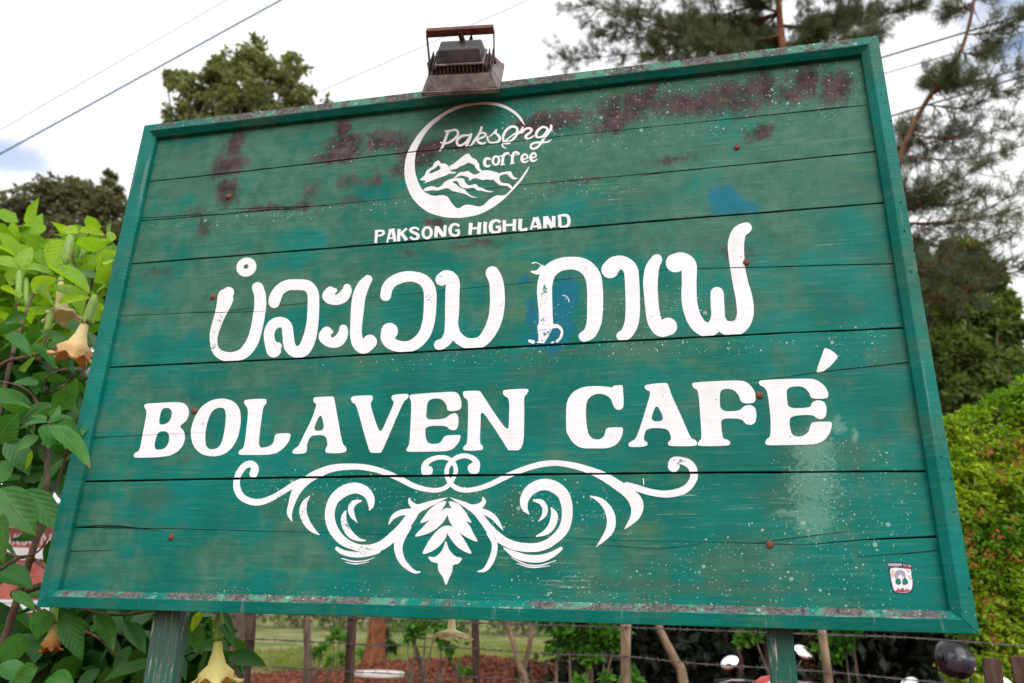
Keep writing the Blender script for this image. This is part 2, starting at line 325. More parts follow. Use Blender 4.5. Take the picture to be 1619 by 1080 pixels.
# seams, traced as (x, z, half gap)
def seam(pts):
    out = []
    for (px, py, wpx) in pts:
        x, z = bp(px, py); out.append((x, z, wpx * pxm(Vector((x, PY, z))) / 2))
    a, b = out[0], out[-1]
    if a[0] > .02: out.insert(0, (.0, a[1], a[2]))
    out.append((2.4, b[1], b[2])); return out
SEAMS = [seam([(228, 288, 1.6), (400, 269.5, 1.8), (635, 242, 1.8), (760, 230, 1.2), (900, 214, .7), (1368, 166.5, 1.2)]),
         seam([(217, 350, 1.5), (400, 335, .9), (600, 316, .3), (820, 293, .6), (1000, 277, 1.0), (1200, 258, 1.6), (1383, 240, 2.2)]),
         seam([(200, 418, 2.2), (640, 383, 3.2), (900, 360.5, 3.2), (1395, 321, 2.4)]),
         seam([(185, 500, .5), (340, 493, .6), (620, 467, .25), (1060, 426, .5), (1180, 423, 1.2), (1410, 417, 1.6)]),
         seam([(168, 581, 2.4), (470, 567, 2.8), (800, 549, 3.2), (1200, 528.5, 2.6), (1428, 518.5, 2.6)]),
         seam([(133, 761.5, 2.6), (400, 756, 3.2), (700, 752, 3.4), (1100, 747.5, 3.2), (1463, 745, 3.0)]),
         seam([(110, 834, 1.6), (260, 836, .8), (600, 845, .3), (1100, 857, .3), (1270, 862, .8), (1360, 854, 1.6), (1480, 848.5, 3.4)])]
def seam_at(s, x):
    for a, b in zip(s, s[1:]):
        if x <= b[0] or b is s[-1]:
            f = min(1, max(0, (x - a[0]) / (b[0] - a[0] + 1e-9))); f2 = f * f * (3 - 2 * f)
            i = SEAMS.index(s)
            zz = a[1] + (b[1] - a[1]) * f; ww = a[2] + (b[2] - a[2]) * f
            q = mnoise.noise(Vector((x * 7, i * 5.3, 0))) * .0009 + mnoise.noise(Vector((x * 45, i * 3.1, 0))) * .0003
            return zz + q, max(.00025, ww * (1 + .35 * mnoise.noise(Vector((x * 18, i * 9.1, 2)))))
NXS = 150; XS = [.012 + (BX - .024) * i / NXS for i in range(NXS + 1)]
edges = [[(ZB + BH - .012, 0)] * (NXS + 1)] + [[seam_at(s, x) for x in XS] for s in SEAMS] + [[(ZB + .012, 0)] * (NXS + 1)]
for k in range(len(edges) - 1):
    mb = MB(); A, B = edges[k], edges[k + 1]; r = .0011
    for i, x in enumerate(XS):
        zt = A[i][0] - A[i][1]; zb = B[i][0] + B[i][1]
        mb.v += [(x, PY + .024, zt), (x, PY + r, zt), (x, PY + r * .3, zt - r * .3), (x, PY, zt - r), (x, PY, zb + r), (x, PY + r * .3, zb + r * .3), (x, PY + r, zb), (x, PY + .024, zb)]
    for i in range(NXS):
        for j in range(8): mb.f.append((i * 8 + j, i * 8 + (j + 1) % 8, (i + 1) * 8 + (j + 1) % 8, (i + 1) * 8 + j))
    mb.f += [tuple(range(8)), tuple(NXS * 8 + j for j in range(8))[::-1]]
    sbuild(mb, 'plank', M_plank)
mb = MB().box((BX / 2, PY + .028, ZB + BH / 2), (BX / 2 - .014, .0025, BH / 2 - .014)); sbuild(mb, 'gap_shade_sheet', M_dark)  # added dark sheet so the open plank gaps read black
# cracks in the planks: thin dark slivers
def sliver(pts, y=PY - .0013):
    mb = MB(); P = []
    for i in range(len(pts) - 1):
        for q in range(6):
            f = q / 6; P.append([pts[i][j] + (pts[i + 1][j] - pts[i][j]) * f for j in range(3)])
    P.append(pts[-1])
    for i, (px, py, wp) in enumerate(P):
        x, z = bp(px, py + .5 * mnoise.noise(Vector((px * .13, py * .1, 5)))); hw = wp * .001 * (1 + .4 * mnoise.noise(Vector((px * .3, 0, 1))))
        mb.v += [(x, y, z + hw), (x, y, z - hw), (x, y + .0009, z - hw), (x, y + .0009, z + hw)]
    for i in range(len(P) - 1):
        for j in range(4): mb.f.append((i * 4 + j, i * 4 + (j + 1) % 4, i * 4 + 4 + (j + 1) % 4, i * 4 + 4 + j))
    return mb
for c in ([(1195, 602, .1), (1300, 588, .5), (1360, 581, .7), (1436, 573, 1.2)], [(100, 872, 1.0), (150, 870.5, .6), (180, 870, .1)], [(345, 331, .1), (470, 327, .7), (520, 325, .1)],
          [(1010, 279, .1), (1060, 271, .6), (1110, 268, .1)], [(1195, 858, .1), (1260, 850, .7), (1340, 840, .2)], [(1355, 880, .1), (1430, 875, .7), (1484, 870, 1.0)], [(1160, 188, .1), (1290, 174, .5), (1340, 168, .1)],
          [(115, 834, 1.6), (160, 831, 1.8), (190, 832, 2.0), (258, 839, .2)], [(225, 345, .9), (300, 340, .6), (360, 338, .1)], [(360, 337, .1), (430, 331, .8), (475, 331, .1)],
          [(150, 692, .7), (230, 688, .4), (330, 684, .05)], [(305, 493, .1), (350, 494, .8), (420, 492, .1)], [(930, 860, .05), (1040, 868, .4), (1110, 860, .05)]):
    sbuild(sliver(c), 'crack', M_crack)
# frame of four mitred boards
def frame_board(a, b, inward):
    """a, b: outer corners; inward: unit vector towards the middle; mitred at both ends"""
    a, b, n = Vector(a), Vector(b), Vector(inward); d = (b - a).normalized(); mb = MB()
    prof = [(0, .050), (0, .0012), (.0012, 0), (.0285, -.0042), (.0305, -.0036), (.0465, .0130), (.047, .0145), (.047, PY - .0006), (.008, PY - .0006), (.008, .050)]
    N = 60; L = (b - a).length
    for i in range(N + 1):
        for q, (ins, y) in enumerate(prof):
            s0, s1 = ins, L - ins; f = i / N; s = s0 + (s1 - s0) * f
            wob = .0005 * mnoise.noise(Vector((s * 9, a.x + a.z, q * .3))) if q in (3, 4, 5) else 0
            p = a + d * s + n * (ins + wob); mb.v.append((p.x, y + wob, p.z))
    k = len(prof)
    for i in range(N):
        for j in range(k): mb.f.append((i * k + j, i * k + (j + 1) % k, (i + 1) * k + (j + 1) % k, (i + 1) * k + j))
    mb.f += [tuple(range(k)), tuple(N * k + j for j in range(k))[::-1]]
    return sbuild(mb, 'frame_board', M_frame)
g0 = .0006
for a, b, n in (((g0, 0, ZB), (BX - g0, 0, ZB), (0, 0, 1)), ((g0, 0, ZB + BH), (BX - g0, 0, ZB + BH), (0, 0, -1)), ((0, 0, ZB + g0), (0, 0, ZB + BH - g0), (1, 0, 0)), ((BX, 0, ZB + g0), (BX, 0, ZB + BH - g0), (-1, 0, 0))):
    frame_board(a, b, n)
for (px, py) in ((1165, 233), (1180, 415), (1201, 625), (1217, 861), (362, 311), (337, 470), (308, 650), (271, 849)):
    x, z = bp(px, py); Mx = Matrix.Translation((x, PY, z)) @ Matrix.Rotation(math.pi / 2, 4, 'X')
    r = .0094; mb = MB().lathe([(r * math.cos(a), .0062 * math.sin(a) ** .8) for a in [i * math.pi / 12 for i in range(6)]] + [(.0001, .0064)], 14, Mx); sbuild(mb, 'bolt_head', M_rust, smooth=True)
x, z = bp(683, 165); sbuild(MB().lathe([(.004, 0), (.004, .003), (.0001, .0042)], 10, Matrix.Translation((x, PY, z)) @ Matrix.Rotation(math.pi / 2, 4, 'X')), 'nail_head', M_rust)
RN = random.Random(3)
for px, py in ((1393, 150), (1399, 162), (1424, 320), (1440, 430), (1452, 430), (1468, 500), (1478, 560), (1462, 600), (1474, 690), (1480, 690), (1488, 722), (1504, 757), (1490, 757), (1508, 810), (1533, 930), (1409, 190), (1398, 230), (1430, 365), (1446, 395)):
    p = at(px, py, -.002); x, z = p.x, p.z
    y = -.0030 if x < BX - .012 else -.0015
    sbuild(MB().lathe([(.0019, .0012), (.0019, -.0014), (.0001, -.0016)], 6, Matrix.Translation((x, y, z)) @ Matrix.Rotation(math.pi / 2, 4, 'X')), 'nail_head', M_crack)
for (pa, pb) in (((246, 298, 968), (231, 283, 1080)), ((1209, 1258, 1000), (1215, 1264, 1080))):
    y0 = .056; q = [at(pa[0], pa[2], y0), at(pa[1], pa[2], y0), at(pb[0], pb[2], y0), at(pb[1], pb[2], y0)]
    xc0 = (q[0].x + q[1].x) / 2; xc1 = (q[2].x + q[3].x) / 2; hw = (q[1].x - q[0].x) / 2 * .84; xc0 -= .010 * (2 - xc0); xc1 -= .010 * (2 - xc1); zz0, zz1 = q[0].z, q[2].z
    mb = MB(); sl_ = (xc0 - xc1) / (zz0 - zz1)
    N = 40
    for i in range(N + 1):
        z = -.1 + (ZB + BH - .1) * i / N; xc = xc0 + (min(z, ZB + .2) - zz0) * sl_ * .6
        for (u, v) in ((-1, -.85), (-.86, -1), (.86, -1), (1, -.85), (1, 1), (-1, 1)):
            j = .0035 * mnoise.noise(Vector((u * 3 + z * 2, v * 3, z * 5)))
            mb.v.append((xc + (u * hw) + j, y0 + hw * .5 + v * hw * .5, z))
    for i in range(N):
        for j in range(6): mb.f.append((i * 6 + j, i * 6 + (j + 1) % 6, i * 6 + 6 + (j + 1) % 6, i * 6 + 6 + j))
    mb.f += [tuple(range(6)), tuple(N * 6 + j for j in range(6))]
    sbuild(mb, 'post', M_post)

# ------------------------------------------------------------------ lettering: thin coats of white paint cut at the plank gaps
def smooth(pts, n=5, closed=False):
    out = []; L = len(pts)
    rng = range(L if closed else L - 1)
    for i in rng:
        if closed: p = [pts[(i + k) % L] for k in (-1, 0, 1, 2)]
        else: p = [pts[max(i - 1, 0)], pts[i], pts[i + 1], pts[min(i + 2, L - 1)]]
        for q in range(n):
            u = q / n
            out.append(tuple(.5 * ((2 * p[1][j]) + (-p[0][j] + p[2][j]) * u + (2 * p[0][j] - 5 * p[1][j] + 4 * p[2][j] - p[3][j]) * u * u + (-p[0][j] + 3 * p[1][j] - 3 * p[2][j] + p[3][j]) * u ** 3) for j in range(len(pts[0]))))
    if not closed: out.append(tuple(pts[-1]))
    return out
def stroke(pts, n=5, flat=False):
    P = smooth(pts, n) if len(pts) > 2 else [tuple(pts[0][j] + (pts[1][j] - pts[0][j]) * f for j in range(3)) for f in (0, .5, 1)]
    Lf, Rt = [], []
    nrm = []
    for i, p in enumerate(P):
        a, b = P[max(i - 1, 0)], P[min(i + 1, len(P) - 1)]; dx, dy = b[0] - a[0], b[1] - a[1]; l = math.hypot(dx, dy) or 1
        nrm.append((dx / l, dy / l)); h = max(p[2], .5) / 2
        Lf.append((p[0] - dy / l * h, p[1] + dx / l * h)); Rt.append((p[0] + dy / l * h, p[1] - dx / l * h))
    def cap(p, d, s):
        h = p[2] / 2
        if flat or h < 4: return []
        a0 = math.atan2(d[0], -d[1]) if s > 0 else math.atan2(-d[0], d[1])
        return [(p[0] + h * math.cos(a0 - math.pi * k / 8), p[1] + h * math.sin(a0 - math.pi * k / 8)) for k in range(1, 8)]
    return Lf + cap(P[-1], nrm[-1], 1) + Rt[::-1] + cap(P[0], nrm[0], -1)
def chaikin(p, r=.22):
    out = []
    for i in range(len(p)):
        a, b = p[i], p[(i + 1) % len(p)]
        out += [(a[0] + (b[0] - a[0]) * r, a[1] + (b[1] - a[1]) * r), (a[0] + (b[0] - a[0]) * (1 - r), a[1] + (b[1] - a[1]) * (1 - r))]
    return out
def wind(p, x, y):
    wn_ = 0
    for i in range(len(p)):
        x1, y1 = p[i]; x2, y2 = p[(i + 1) % len(p)]
        if y1 <= y:
            if y2 > y and (x2 - x1) * (y - y1) - (x - x1) * (y2 - y1) > 0: wn_ += 1
        elif y2 <= y and (x2 - x1) * (y - y1) - (x - x1) * (y2 - y1) < 0: wn_ -= 1
    return wn_
ORG = {'A': (580, 140, 4.1528), 'B': (300, 330, 3.5196), 'C': (760, 330, 3.5196), 'D': (190, 580, 3.238), 'E': (620, 540, 4.2605), 'F': (880, 540, 3.5196),
       'G': (350, 700, 4.0475), 'H': (700, 700, 3.8548), 'P': (585, 330, 9.5235), 'Q': (735, 325, 8.9944), 'R': (690, 190, 8.5211), 'S': (650, 230, 8.9944)}
LT = .0006; GN = 0
def glyph(name, reg, strokes=(), polys=(), holes=(), mat=None, label=None, jag=.25, flat=False, sharp=False, y=None, parent=True):
    ox, oy, sc = ORG[reg]
    def tob(P, jit=True):
        out = []
        for i, (a, b) in enumerate(P):
            if jit: a += jag * sc * mnoise.noise(Vector((a * .11, b * .11, 3))) ; b += jag * sc * mnoise.noise(Vector((a * .11, b * .11, 8)))
            out.append(bp(ox + a / sc, oy + b / sc, PY - LT))
        return out
    solids = [tob(stroke(s, flat=flat)) for s in strokes] + [tob(p if sharp else chaikin(chaikin(p))) for p in polys]
    hol = [tob(p if sharp else chaikin(chaikin(p))) for p in holes]
    vs, es = [], []
    for P in solids + hol:
        o = len(vs); vs += [Vector(p) for p in P]; es += [(o + i, o + (i + 1) % len(P)) for i in range(len(P))]
    x0, x1 = min(v.x for v in vs), max(v.x for v in vs); z0, z1 = min(v.y for v in vs), max(v.y for v in vs); cuts = []
    for s in SEAMS:
        N = max(2, int((x1 - x0) / .012)); X_ = [x0 - .002 + (x1 - x0 + .004) * i / N for i in range(N + 1)]; q = [seam_at(s, x) for x in X_]
        if min(a - b for a, b in q) < z1 and max(a + b for a, b in q) > z0 and max(b for a, b in q) > .0007:
            cuts.append(s)
            for sg in (1, -1):
                o = len(vs); vs += [Vector((x, a + sg * (b + .0004))) for x, (a, b) in zip(X_, q)]; es += [(o + i, o + i + 1) for i in range(N)]
    V, E, F = delaunay_2d_cdt(vs, es, [], 0, 1e-6)[:3]
    faces = []
    for f in F:
        cx = sum(V[i].x for i in f) / len(f); cz = sum(V[i].y for i in f) / len(f)
        if not any(wind(P, cx, cz) for P in solids) or any(wind(P, cx, cz) for P in hol): continue
        if any(seam_at(s, cx)[1] > .0007 and abs(cz - seam_at(s, cx)[0]) < seam_at(s, cx)[1] + .0003 for s in cuts): continue
        faces.append(tuple(f))
    global GN
    GN += 1; mb = MB(); yf = (PY - LT - .00002 * (GN % 25)) if y is None else y
    n = len(V); mb.v = [(v.x, yf, v.y) for v in V] + [(v.x, PY - .0001, v.y) for v in V]
    cnt = {}
    for f in faces:
        for i in range(len(f)): cnt[tuple(sorted((f[i], f[(i + 1) % len(f)])))] = cnt.get(tuple(sorted((f[i], f[(i + 1) % len(f)]))), 0) + 1
    mb.f = [f[::-1] for f in faces]
    for f in faces:
        for i in range(len(f)):
            a, b = f[i], f[(i + 1) % len(f)]
            if cnt[tuple(sorted((a, b)))] == 1: mb.f.append((a, b, b + n, a + n))
    used = sorted({i for f in mb.f for i in f}); mp_ = {u: i for i, u in enumerate(used)}
    mb.v = [mb.v[u] for u in used]; mb.f = [tuple(mp_[i] for i in f) for f in mb.f]
    o = sbuild(mb, name, mat or M_white, fix=False)
    if label: o['label'] = label
    return o
def ell(cx, cy, rx, ry, rot=0, n=36):
    return [(cx + rx * math.cos(a) * math.cos(rot) - ry * math.sin(a) * math.sin(rot), cy + rx * math.cos(a) * math.sin(rot) + ry * math.sin(a) * math.cos(rot)) for a in [i * 2 * math.pi / n for i in range(n)]]
# Lao line
G_ = [
 ('B', [[(216, 466, 62), (202, 488, 90), (187, 540, 76), (165, 600, 58), (148, 650, 52), (134, 700, 46), (134, 750, 40), (150, 795, 46), (192, 821, 52), (250, 822, 52), (305, 800, 62), (346, 745, 66), (368, 680, 64), (382, 610, 66), (392, 540, 66), (390, 480, 64), (378, 440, 64)]], [], []),
 ('B', [], [ell(315, 325, 57, 52, -.5)], [ell(313, 322, 15, 12, -.6)]),
 ('B', [[(467, 786, 84), (446, 740, 62), (442, 692, 58), (462, 648, 60), (503, 631, 58), (538, 650, 60), (547, 705, 62), (556, 765, 66), (590, 797, 64), (635, 783, 72), (664, 725, 72), (682, 640, 66), (688, 540, 64), (685, 470, 64), (655, 430, 62), (600, 423, 60), (540, 427, 60), (495, 458, 62), (474, 500, 66), (469, 522, 62)], [(462, 775, 60), (490, 765, 44)]], [], []),
 ('B', [[(783, 462, 58), (770, 488, 66), (800, 507, 56), (845, 497, 62), (872, 462, 56), (876, 440, 44)], [(785, 460, 48), (808, 455, 26)]], [], []),
 ('B', [[(762, 685, 58), (750, 715, 66), (785, 745, 56), (828, 735, 64), (853, 695, 56), (855, 668, 46)], [(765, 680, 40), (785, 685, 26)]], [], []),
 ('B', [[(992, 393, 48), (965, 430, 66), (942, 490, 72), (933, 560, 72), (927, 640, 66), (925, 700, 66), (938, 750, 70), (968, 772, 72), (1003, 740, 78)]], [], []),
 ('B', [[(1090, 484, 60), (1100, 440, 62), (1130, 405, 60), (1190, 380, 60), (1250, 379, 58), (1305, 402, 66), (1335, 455, 70), (1337, 540, 70), (1330, 620, 68), (1305, 700, 66), (1250, 755, 64), (1190, 768, 60), (1130, 755, 68), (1102, 722, 78), (1112, 682, 94)]], [], []),
 ('B', [[(1402, 394, 70), (1430, 376, 70), (1462, 402, 76), (1462, 470, 78), (1460, 560, 78), (1456, 640, 72), (1446, 700, 64), (1420, 742, 58), (1388, 758, 58)], [(1460, 640, 66), (1478, 700, 62), (1525, 742, 60), (1575, 751, 60), (1625, 738, 64), (1666, 690, 72), (1698, 620, 78), (1711, 540, 82), (1711, 460, 82), (1703, 400, 78), (1684, 358, 76)]], [], []),
 ('C', [[(343, 722, 46), (362, 655, 78), (362, 590, 76), (357, 500, 82), (356, 430, 84), (377, 360, 80), (430, 316, 74), (510, 303, 70), (580, 322, 82), (625, 378, 88), (636, 460, 88), (636, 560, 88), (631, 630, 82), (608, 690, 72), (575, 711, 60)]], [], []),
 ('C', [[(345, 660, 60), (350, 700, 60), (332, 738, 20)], [(395, 655, 26), (430, 655, 20), (452, 680, 14), (445, 715, 14), (425, 738, 14)], [(285, 304, 7), (310, 300, 5), (340, 316, 4)], [(283, 350, 10), (305, 355, 20), (325, 350, 30), (345, 335, 40)], [(272, 736, 16), (292, 742, 20)], [(318, 742, 10), (350, 742, 14)], [(455, 482, 4), (480, 490, 4), (493, 520, 5)], [(395, 745, 8), (405, 742, 8)]], [], []),
 ('C', [[(719, 340, 96), (745, 310, 88), (790, 300, 74), (832, 335, 80), (842, 400, 80), (846, 500, 80), (845, 590, 80), (835, 650, 76), (810, 695, 68), (783, 708, 56)]], [], []),
 ('C', [[(980, 283, 60), (955, 330, 76), (945, 400, 82), (948, 480, 78), (955, 560, 76), (968, 625, 80), (1000, 672, 80), (1043, 656, 100)]], [], []),
 ('C', [[(1083, 302, 106), (1118, 284, 82), (1157, 315, 88), (1160, 400, 82), (1160, 500, 86), (1175, 580, 84), (1205, 640, 84), (1250, 672, 80), (1295, 660, 78), (1320, 605, 76), (1318, 540, 76), (1315, 472, 74)], [(1318, 595, 72), (1345, 650, 76), (1395, 668, 82), (1445, 650, 86), (1472, 590, 92), (1466, 500, 94), (1447, 420, 86), (1430, 330, 82), (1423, 260, 88), (1421, 190, 90), (1440, 132, 80), (1478, 107, 62)]], [], []),
]
for (reg, st, po, ho) in G_: glyph('letter', reg, st, po, ho, jag=.28)
BOL = [
 ('D', [[(122, 205), (126, 192), (150, 187), (300, 180), (332, 188), (350, 213), (353, 245), (338, 280), (301, 305), (327, 328), (333, 365), (320, 408), (290, 438), (240, 461), (80, 467), (67, 457), (74, 441), (100, 430), (118, 330), (138, 228)]], [[(212, 212), (252, 210), (266, 228), (262, 262), (243, 292), (194, 299)], [(191, 332), (236, 329), (252, 348), (250, 388), (228, 422), (169, 425)]]),
 ('D', [[(358, 340), (376, 268), (413, 205), (470, 168), (530, 161), (582, 175), (613, 215), (619, 275), (607, 350), (580, 408), (538, 447), (480, 461), (418, 450), (376, 412)]], [[(496, 210), (534, 210), (543, 250), (536, 320), (520, 392), (495, 420), (460, 424), (437, 405), (434, 350), (446, 280), (468, 230)]]),
 ('D', [[(632, 185), (638, 168), (745, 162), (750, 175), (747, 190), (732, 205), (720, 290), (706, 414), (750, 413), (785, 394), (792, 350), (805, 342), (868, 339), (873, 350), (863, 387), (826, 427), (785, 450), (612, 453), (604, 440), (612, 427), (634, 415), (647, 320), (657, 215)]], []),
 ('D', [[(988, 165), (994, 155), (1090, 151), (1096, 162), (1110, 240), (1137, 396), (1156, 410), (1159, 425), (1151, 441), (1060, 443), (1049, 432), (1055, 412), (1063, 400), (1053, 349), (974, 351), (955, 400), (957, 420), (951, 444), (888, 447), (881, 436), (890, 420), (913, 408), (940, 350), (985, 260), (1007, 190), (990, 182)]], [[(1028, 230), (1049, 326), (984, 329)]]),
 ('D', [[(1180, 165), (1188, 150), (1286, 145), (1294, 155), (1291, 172), (1280, 190), (1300, 260), (1332, 347), (1370, 260), (1405, 180), (1390, 168), (1389, 152), (1400, 143), (1470, 137), (1479, 148), (1470, 165), (1450, 178), (1385, 330), (1340, 436), (1330, 441), (1285, 441), (1275, 430), (1240, 310), (1208, 192), (1188, 183)]], []),
 ('E', [[(115, 372), (125, 357), (270, 346), (415, 337), (447, 350), (467, 400), (465, 462), (374, 473), (368, 430), (345, 397), (310, 382), (262, 388), (236, 412), (232, 460), (228, 529), (355, 522), (385, 495), (420, 481), (442, 492), (448, 535), (441, 585), (420, 599), (390, 594), (358, 566), (225, 570), (222, 630), (235, 680), (272, 692), (325, 686), (350, 640), (372, 632), (457, 628), (462, 640), (450, 682), (396, 739), (250, 742), (100, 744), (94, 728), (117, 693), (124, 560), (131, 412)]], []),
 ('E', [[(476, 345), (484, 334), (585, 330), (600, 343), (680, 470), (783, 612), (788, 520), (790, 385), (755, 366), (744, 345), (752, 325), (910, 317), (920, 330), (911, 350), (888, 373), (890, 450), (886, 732), (785, 734), (775, 722), (700, 600), (597, 455), (595, 560), (590, 688), (611, 704), (613, 722), (600, 734), (485, 736), (476, 720), (485, 702), (507, 690), (512, 500), (512, 395), (482, 377)]], []),
 ('E', [[(1172, 430), (1185, 385), (1220, 338), (1280, 307), (1360, 299), (1440, 304), (1486, 311), (1488, 297), (1548, 294), (1553, 300), (1559, 380), (1559, 440), (1540, 461), (1510, 459), (1490, 435), (1475, 387), (1440, 359), (1390, 350), (1340, 366), (1310, 402), (1304, 480), (1310, 572), (1325, 632), (1357, 659), (1400, 661), (1430, 637), (1440, 590), (1455, 580), (1550, 577), (1556, 590), (1549, 640), (1516, 692), (1460, 719), (1365, 721), (1270, 719), (1215, 682), (1180, 622), (1172, 600)]], []),
 ('F', [[(489, 257), (495, 240), (610, 229), (621, 240), (640, 300), (700, 430), (747, 540), (775, 548), (783, 565), (777, 583), (630, 583), (619, 572), (622, 557), (641, 545), (620, 482), (500, 482), (485, 530), (488, 552), (506, 562), (503, 584), (408, 589), (399, 575), (405, 560), (440, 545), (465, 480), (520, 300), (520, 277), (500, 271)]], [[(555, 340), (605, 443), (519, 446)]]),
 ('F', [[(752, 242), (760, 228), (900, 220), (1030, 216), (1070, 233), (1106, 280), (1109, 342), (1030, 346), (1014, 300), (990, 271), (950, 262), (915, 270), (907, 300), (911, 389), (1015, 388), (1045, 358), (1080, 352), (1107, 370), (1113, 410), (1107, 450), (1085, 465), (1055, 461), (1025, 428), (914, 428), (917, 480), (925, 541), (955, 547), (968, 562), (960, 581), (790, 583), (784, 567), (795, 552), (808, 540), (800, 420), (788, 270), (765, 262)]], []),
 ('F', [[(1124, 230), (1131, 215), (1270, 209), (1415, 206), (1457, 219), (1496, 250), (1513, 290), (1509, 319), (1415, 319), (1405, 281), (1370, 250), (1312, 250), (1279, 266), (1281, 310), (1288, 373), (1412, 369), (1420, 340), (1450, 325), (1492, 335), (1504, 375), (1498, 417), (1480, 433), (1450, 431), (1425, 406), (1295, 415), (1298, 480), (1310, 520), (1350, 533), (1400, 511), (1412, 465), (1425, 448), (1527, 445), (1534, 463), (1520, 512), (1490, 551), (1440, 573), (1300, 576), (1170, 579), (1159, 562), (1168, 545), (1190, 531), (1192, 430), (1175, 290), (1160, 258), (1133, 245)]], []),
]
for (reg, po, ho) in BOL: glyph('letter', reg, (), po, ho, jag=.22)
glyph('accent_mark', 'F', (), [[(1490, 38), (1500, 36), (1532, 50), (1560, 74), (1566, 90), (1520, 140), (1480, 169), (1455, 177), (1445, 165), (1468, 100)]], jag=.2)
# flourish under the name
FL = [
 ('G', [[(205, 200, 52), (215, 165, 50), (195, 138, 44), (160, 142, 42), (125, 175, 42), (100, 230, 40), (102, 300, 46), (140, 355, 44), (225, 382, 42), (310, 360, 38), (390, 315, 34), (460, 272, 38), (520, 240, 30)]]),
 ('G', [[(453, 505, 3), (436, 455, 32), (448, 395, 40), (480, 310, 56), (540, 245, 54), (620, 197, 54), (720, 162, 46), (860, 153, 38), (960, 165, 38), (1060, 195, 36), (1150, 235, 36), (1240, 280, 34), (1340, 303, 30), (1410, 298, 28), (1455, 270, 28), (1490, 215, 26), (1500, 165, 28), (1475, 118, 28), (1430, 95, 28), (1370, 98, 30), (1320, 122, 36), (1303, 150, 46), (1314, 176, 78)]]),
 ('G', [[(567, 338, 3), (533, 385, 34), (522, 440, 46), (540, 500, 46), (580, 555, 34), (628, 590, 4)]]),
 ('G', [[(947, 435, 4), (958, 395, 40), (948, 345, 56), (910, 305, 66), (850, 290, 70), (780, 312, 72), (722, 362, 66), (696, 430, 62), (697, 500, 62), (725, 570, 62), (780, 630, 56), (860, 667, 46), (950, 678, 52), (1030, 655, 60), (1100, 600, 62), (1160, 545, 66), (1210, 480, 66), (1245, 435, 54), (1300, 405, 42), (1380, 375, 24), (1445, 352, 4)]]),
 ('G', [[(740, 678, 24), (780, 702, 32), (850, 716, 36), (930, 712, 34), (1000, 690, 40)], [(768, 740, 5), (850, 760, 9), (930, 753, 6), (980, 733, 3)], [(792, 764, 4), (860, 776, 8), (945, 762, 3)]]),
 ('G', [[(892, 372, 14), (850, 385, 34), (829, 420, 38), (838, 465, 32), (870, 512, 3)]]),
 ('G', [[(795, 440, 12), (783, 480, 34), (795, 540, 42), (830, 590, 42), (880, 620, 22), (922, 626, 8)]]),
 ('G', [[(1070, 525, 3), (1100, 475, 28), (1150, 448, 38), (1225, 440, 40)], [(1200, 352, 4), (1211, 385, 28), (1245, 412, 40), (1300, 410, 40)]]),
 ('G', [[(1190, 540, 50), (1148, 605, 60), (1132, 670, 54), (1148, 740, 46), (1190, 795, 34), (1240, 828, 20), (1275, 826, 6)]]),
 ('H', [[(190, 156, 76), (204, 122, 44), (178, 92, 32), (130, 80, 30), (85, 92, 30), (50, 120, 28), (28, 155, 28), (25, 200, 28), (45, 245, 28), (90, 280, 30), (150, 290, 30), (220, 278, 30), (300, 250, 32), (400, 200, 34), (500, 160, 34), (600, 132, 36), (700, 125, 34), (800, 140, 38), (900, 170, 44), (980, 205, 54), (1060, 255, 60), (1130, 305, 66), (1172, 350, 80), (1185, 400, 76), (1165, 460, 50), (1108, 527, 3)]]),
 ('H', [[(1120, 258, 36), (1180, 275, 40), (1260, 300, 40), (1350, 313, 42), (1430, 303, 46), (1490, 275, 46), (1528, 220, 46), (1528, 170, 48), (1500, 128, 50), (1445, 108, 44), (1410, 118, 60), (1408, 143, 72)], [(1222, 218, 6), (1225, 258, 6)]]),
 ('H', [[(895, 325, 4), (960, 352, 32), (1010, 410, 48), (1028, 480, 54), (1008, 550, 46), (935, 635, 3)]]),
 ('H', [[(527, 437, 5), (500, 400, 36), (497, 350, 52), (530, 292, 64), (600, 256, 68), (670, 265, 72), (730, 310, 72), (756, 380, 68), (756, 460, 64), (735, 530, 62), (685, 585, 56), (620, 625, 54), (540, 640, 54), (440, 628, 54), (360, 592, 54), (290, 530, 52), (240, 465, 44), (200, 417, 44), (150, 385, 34), (100, 360, 20), (45, 335, 3)]]),
 ('H', [[(370, 640, 6), (440, 682, 40), (520, 705, 46), (600, 705, 46), (670, 680, 36), (720, 645, 22)], [(420, 700, 4), (500, 740, 8), (590, 748, 8), (690, 718, 4)], [(450, 735, 3), (540, 760, 8), (655, 750, 3)]]),
 ('H', [[(555, 352, 14), (600, 362, 32), (624, 402, 34), (615, 445, 26), (582, 480, 3)]]),
 ('H', [[(662, 398, 10), (680, 440, 42), (668, 500, 44), (630, 545, 34), (568, 572, 6)]]),
 ('H', [[(200, 410, 40), (260, 425, 36), (310, 455, 34), (345, 500, 22), (368, 535, 3)], [(245, 335, 10), (250, 360, 28), (228, 385, 34), (180, 397, 40)]]),
 ('H', [[(290, 550, 46), (315, 610, 36), (312, 670, 36), (290, 730, 36), (255, 775, 24), (212, 785, 6)]]),
]
for reg, st in FL: glyph('scroll', reg, st, jag=.28)
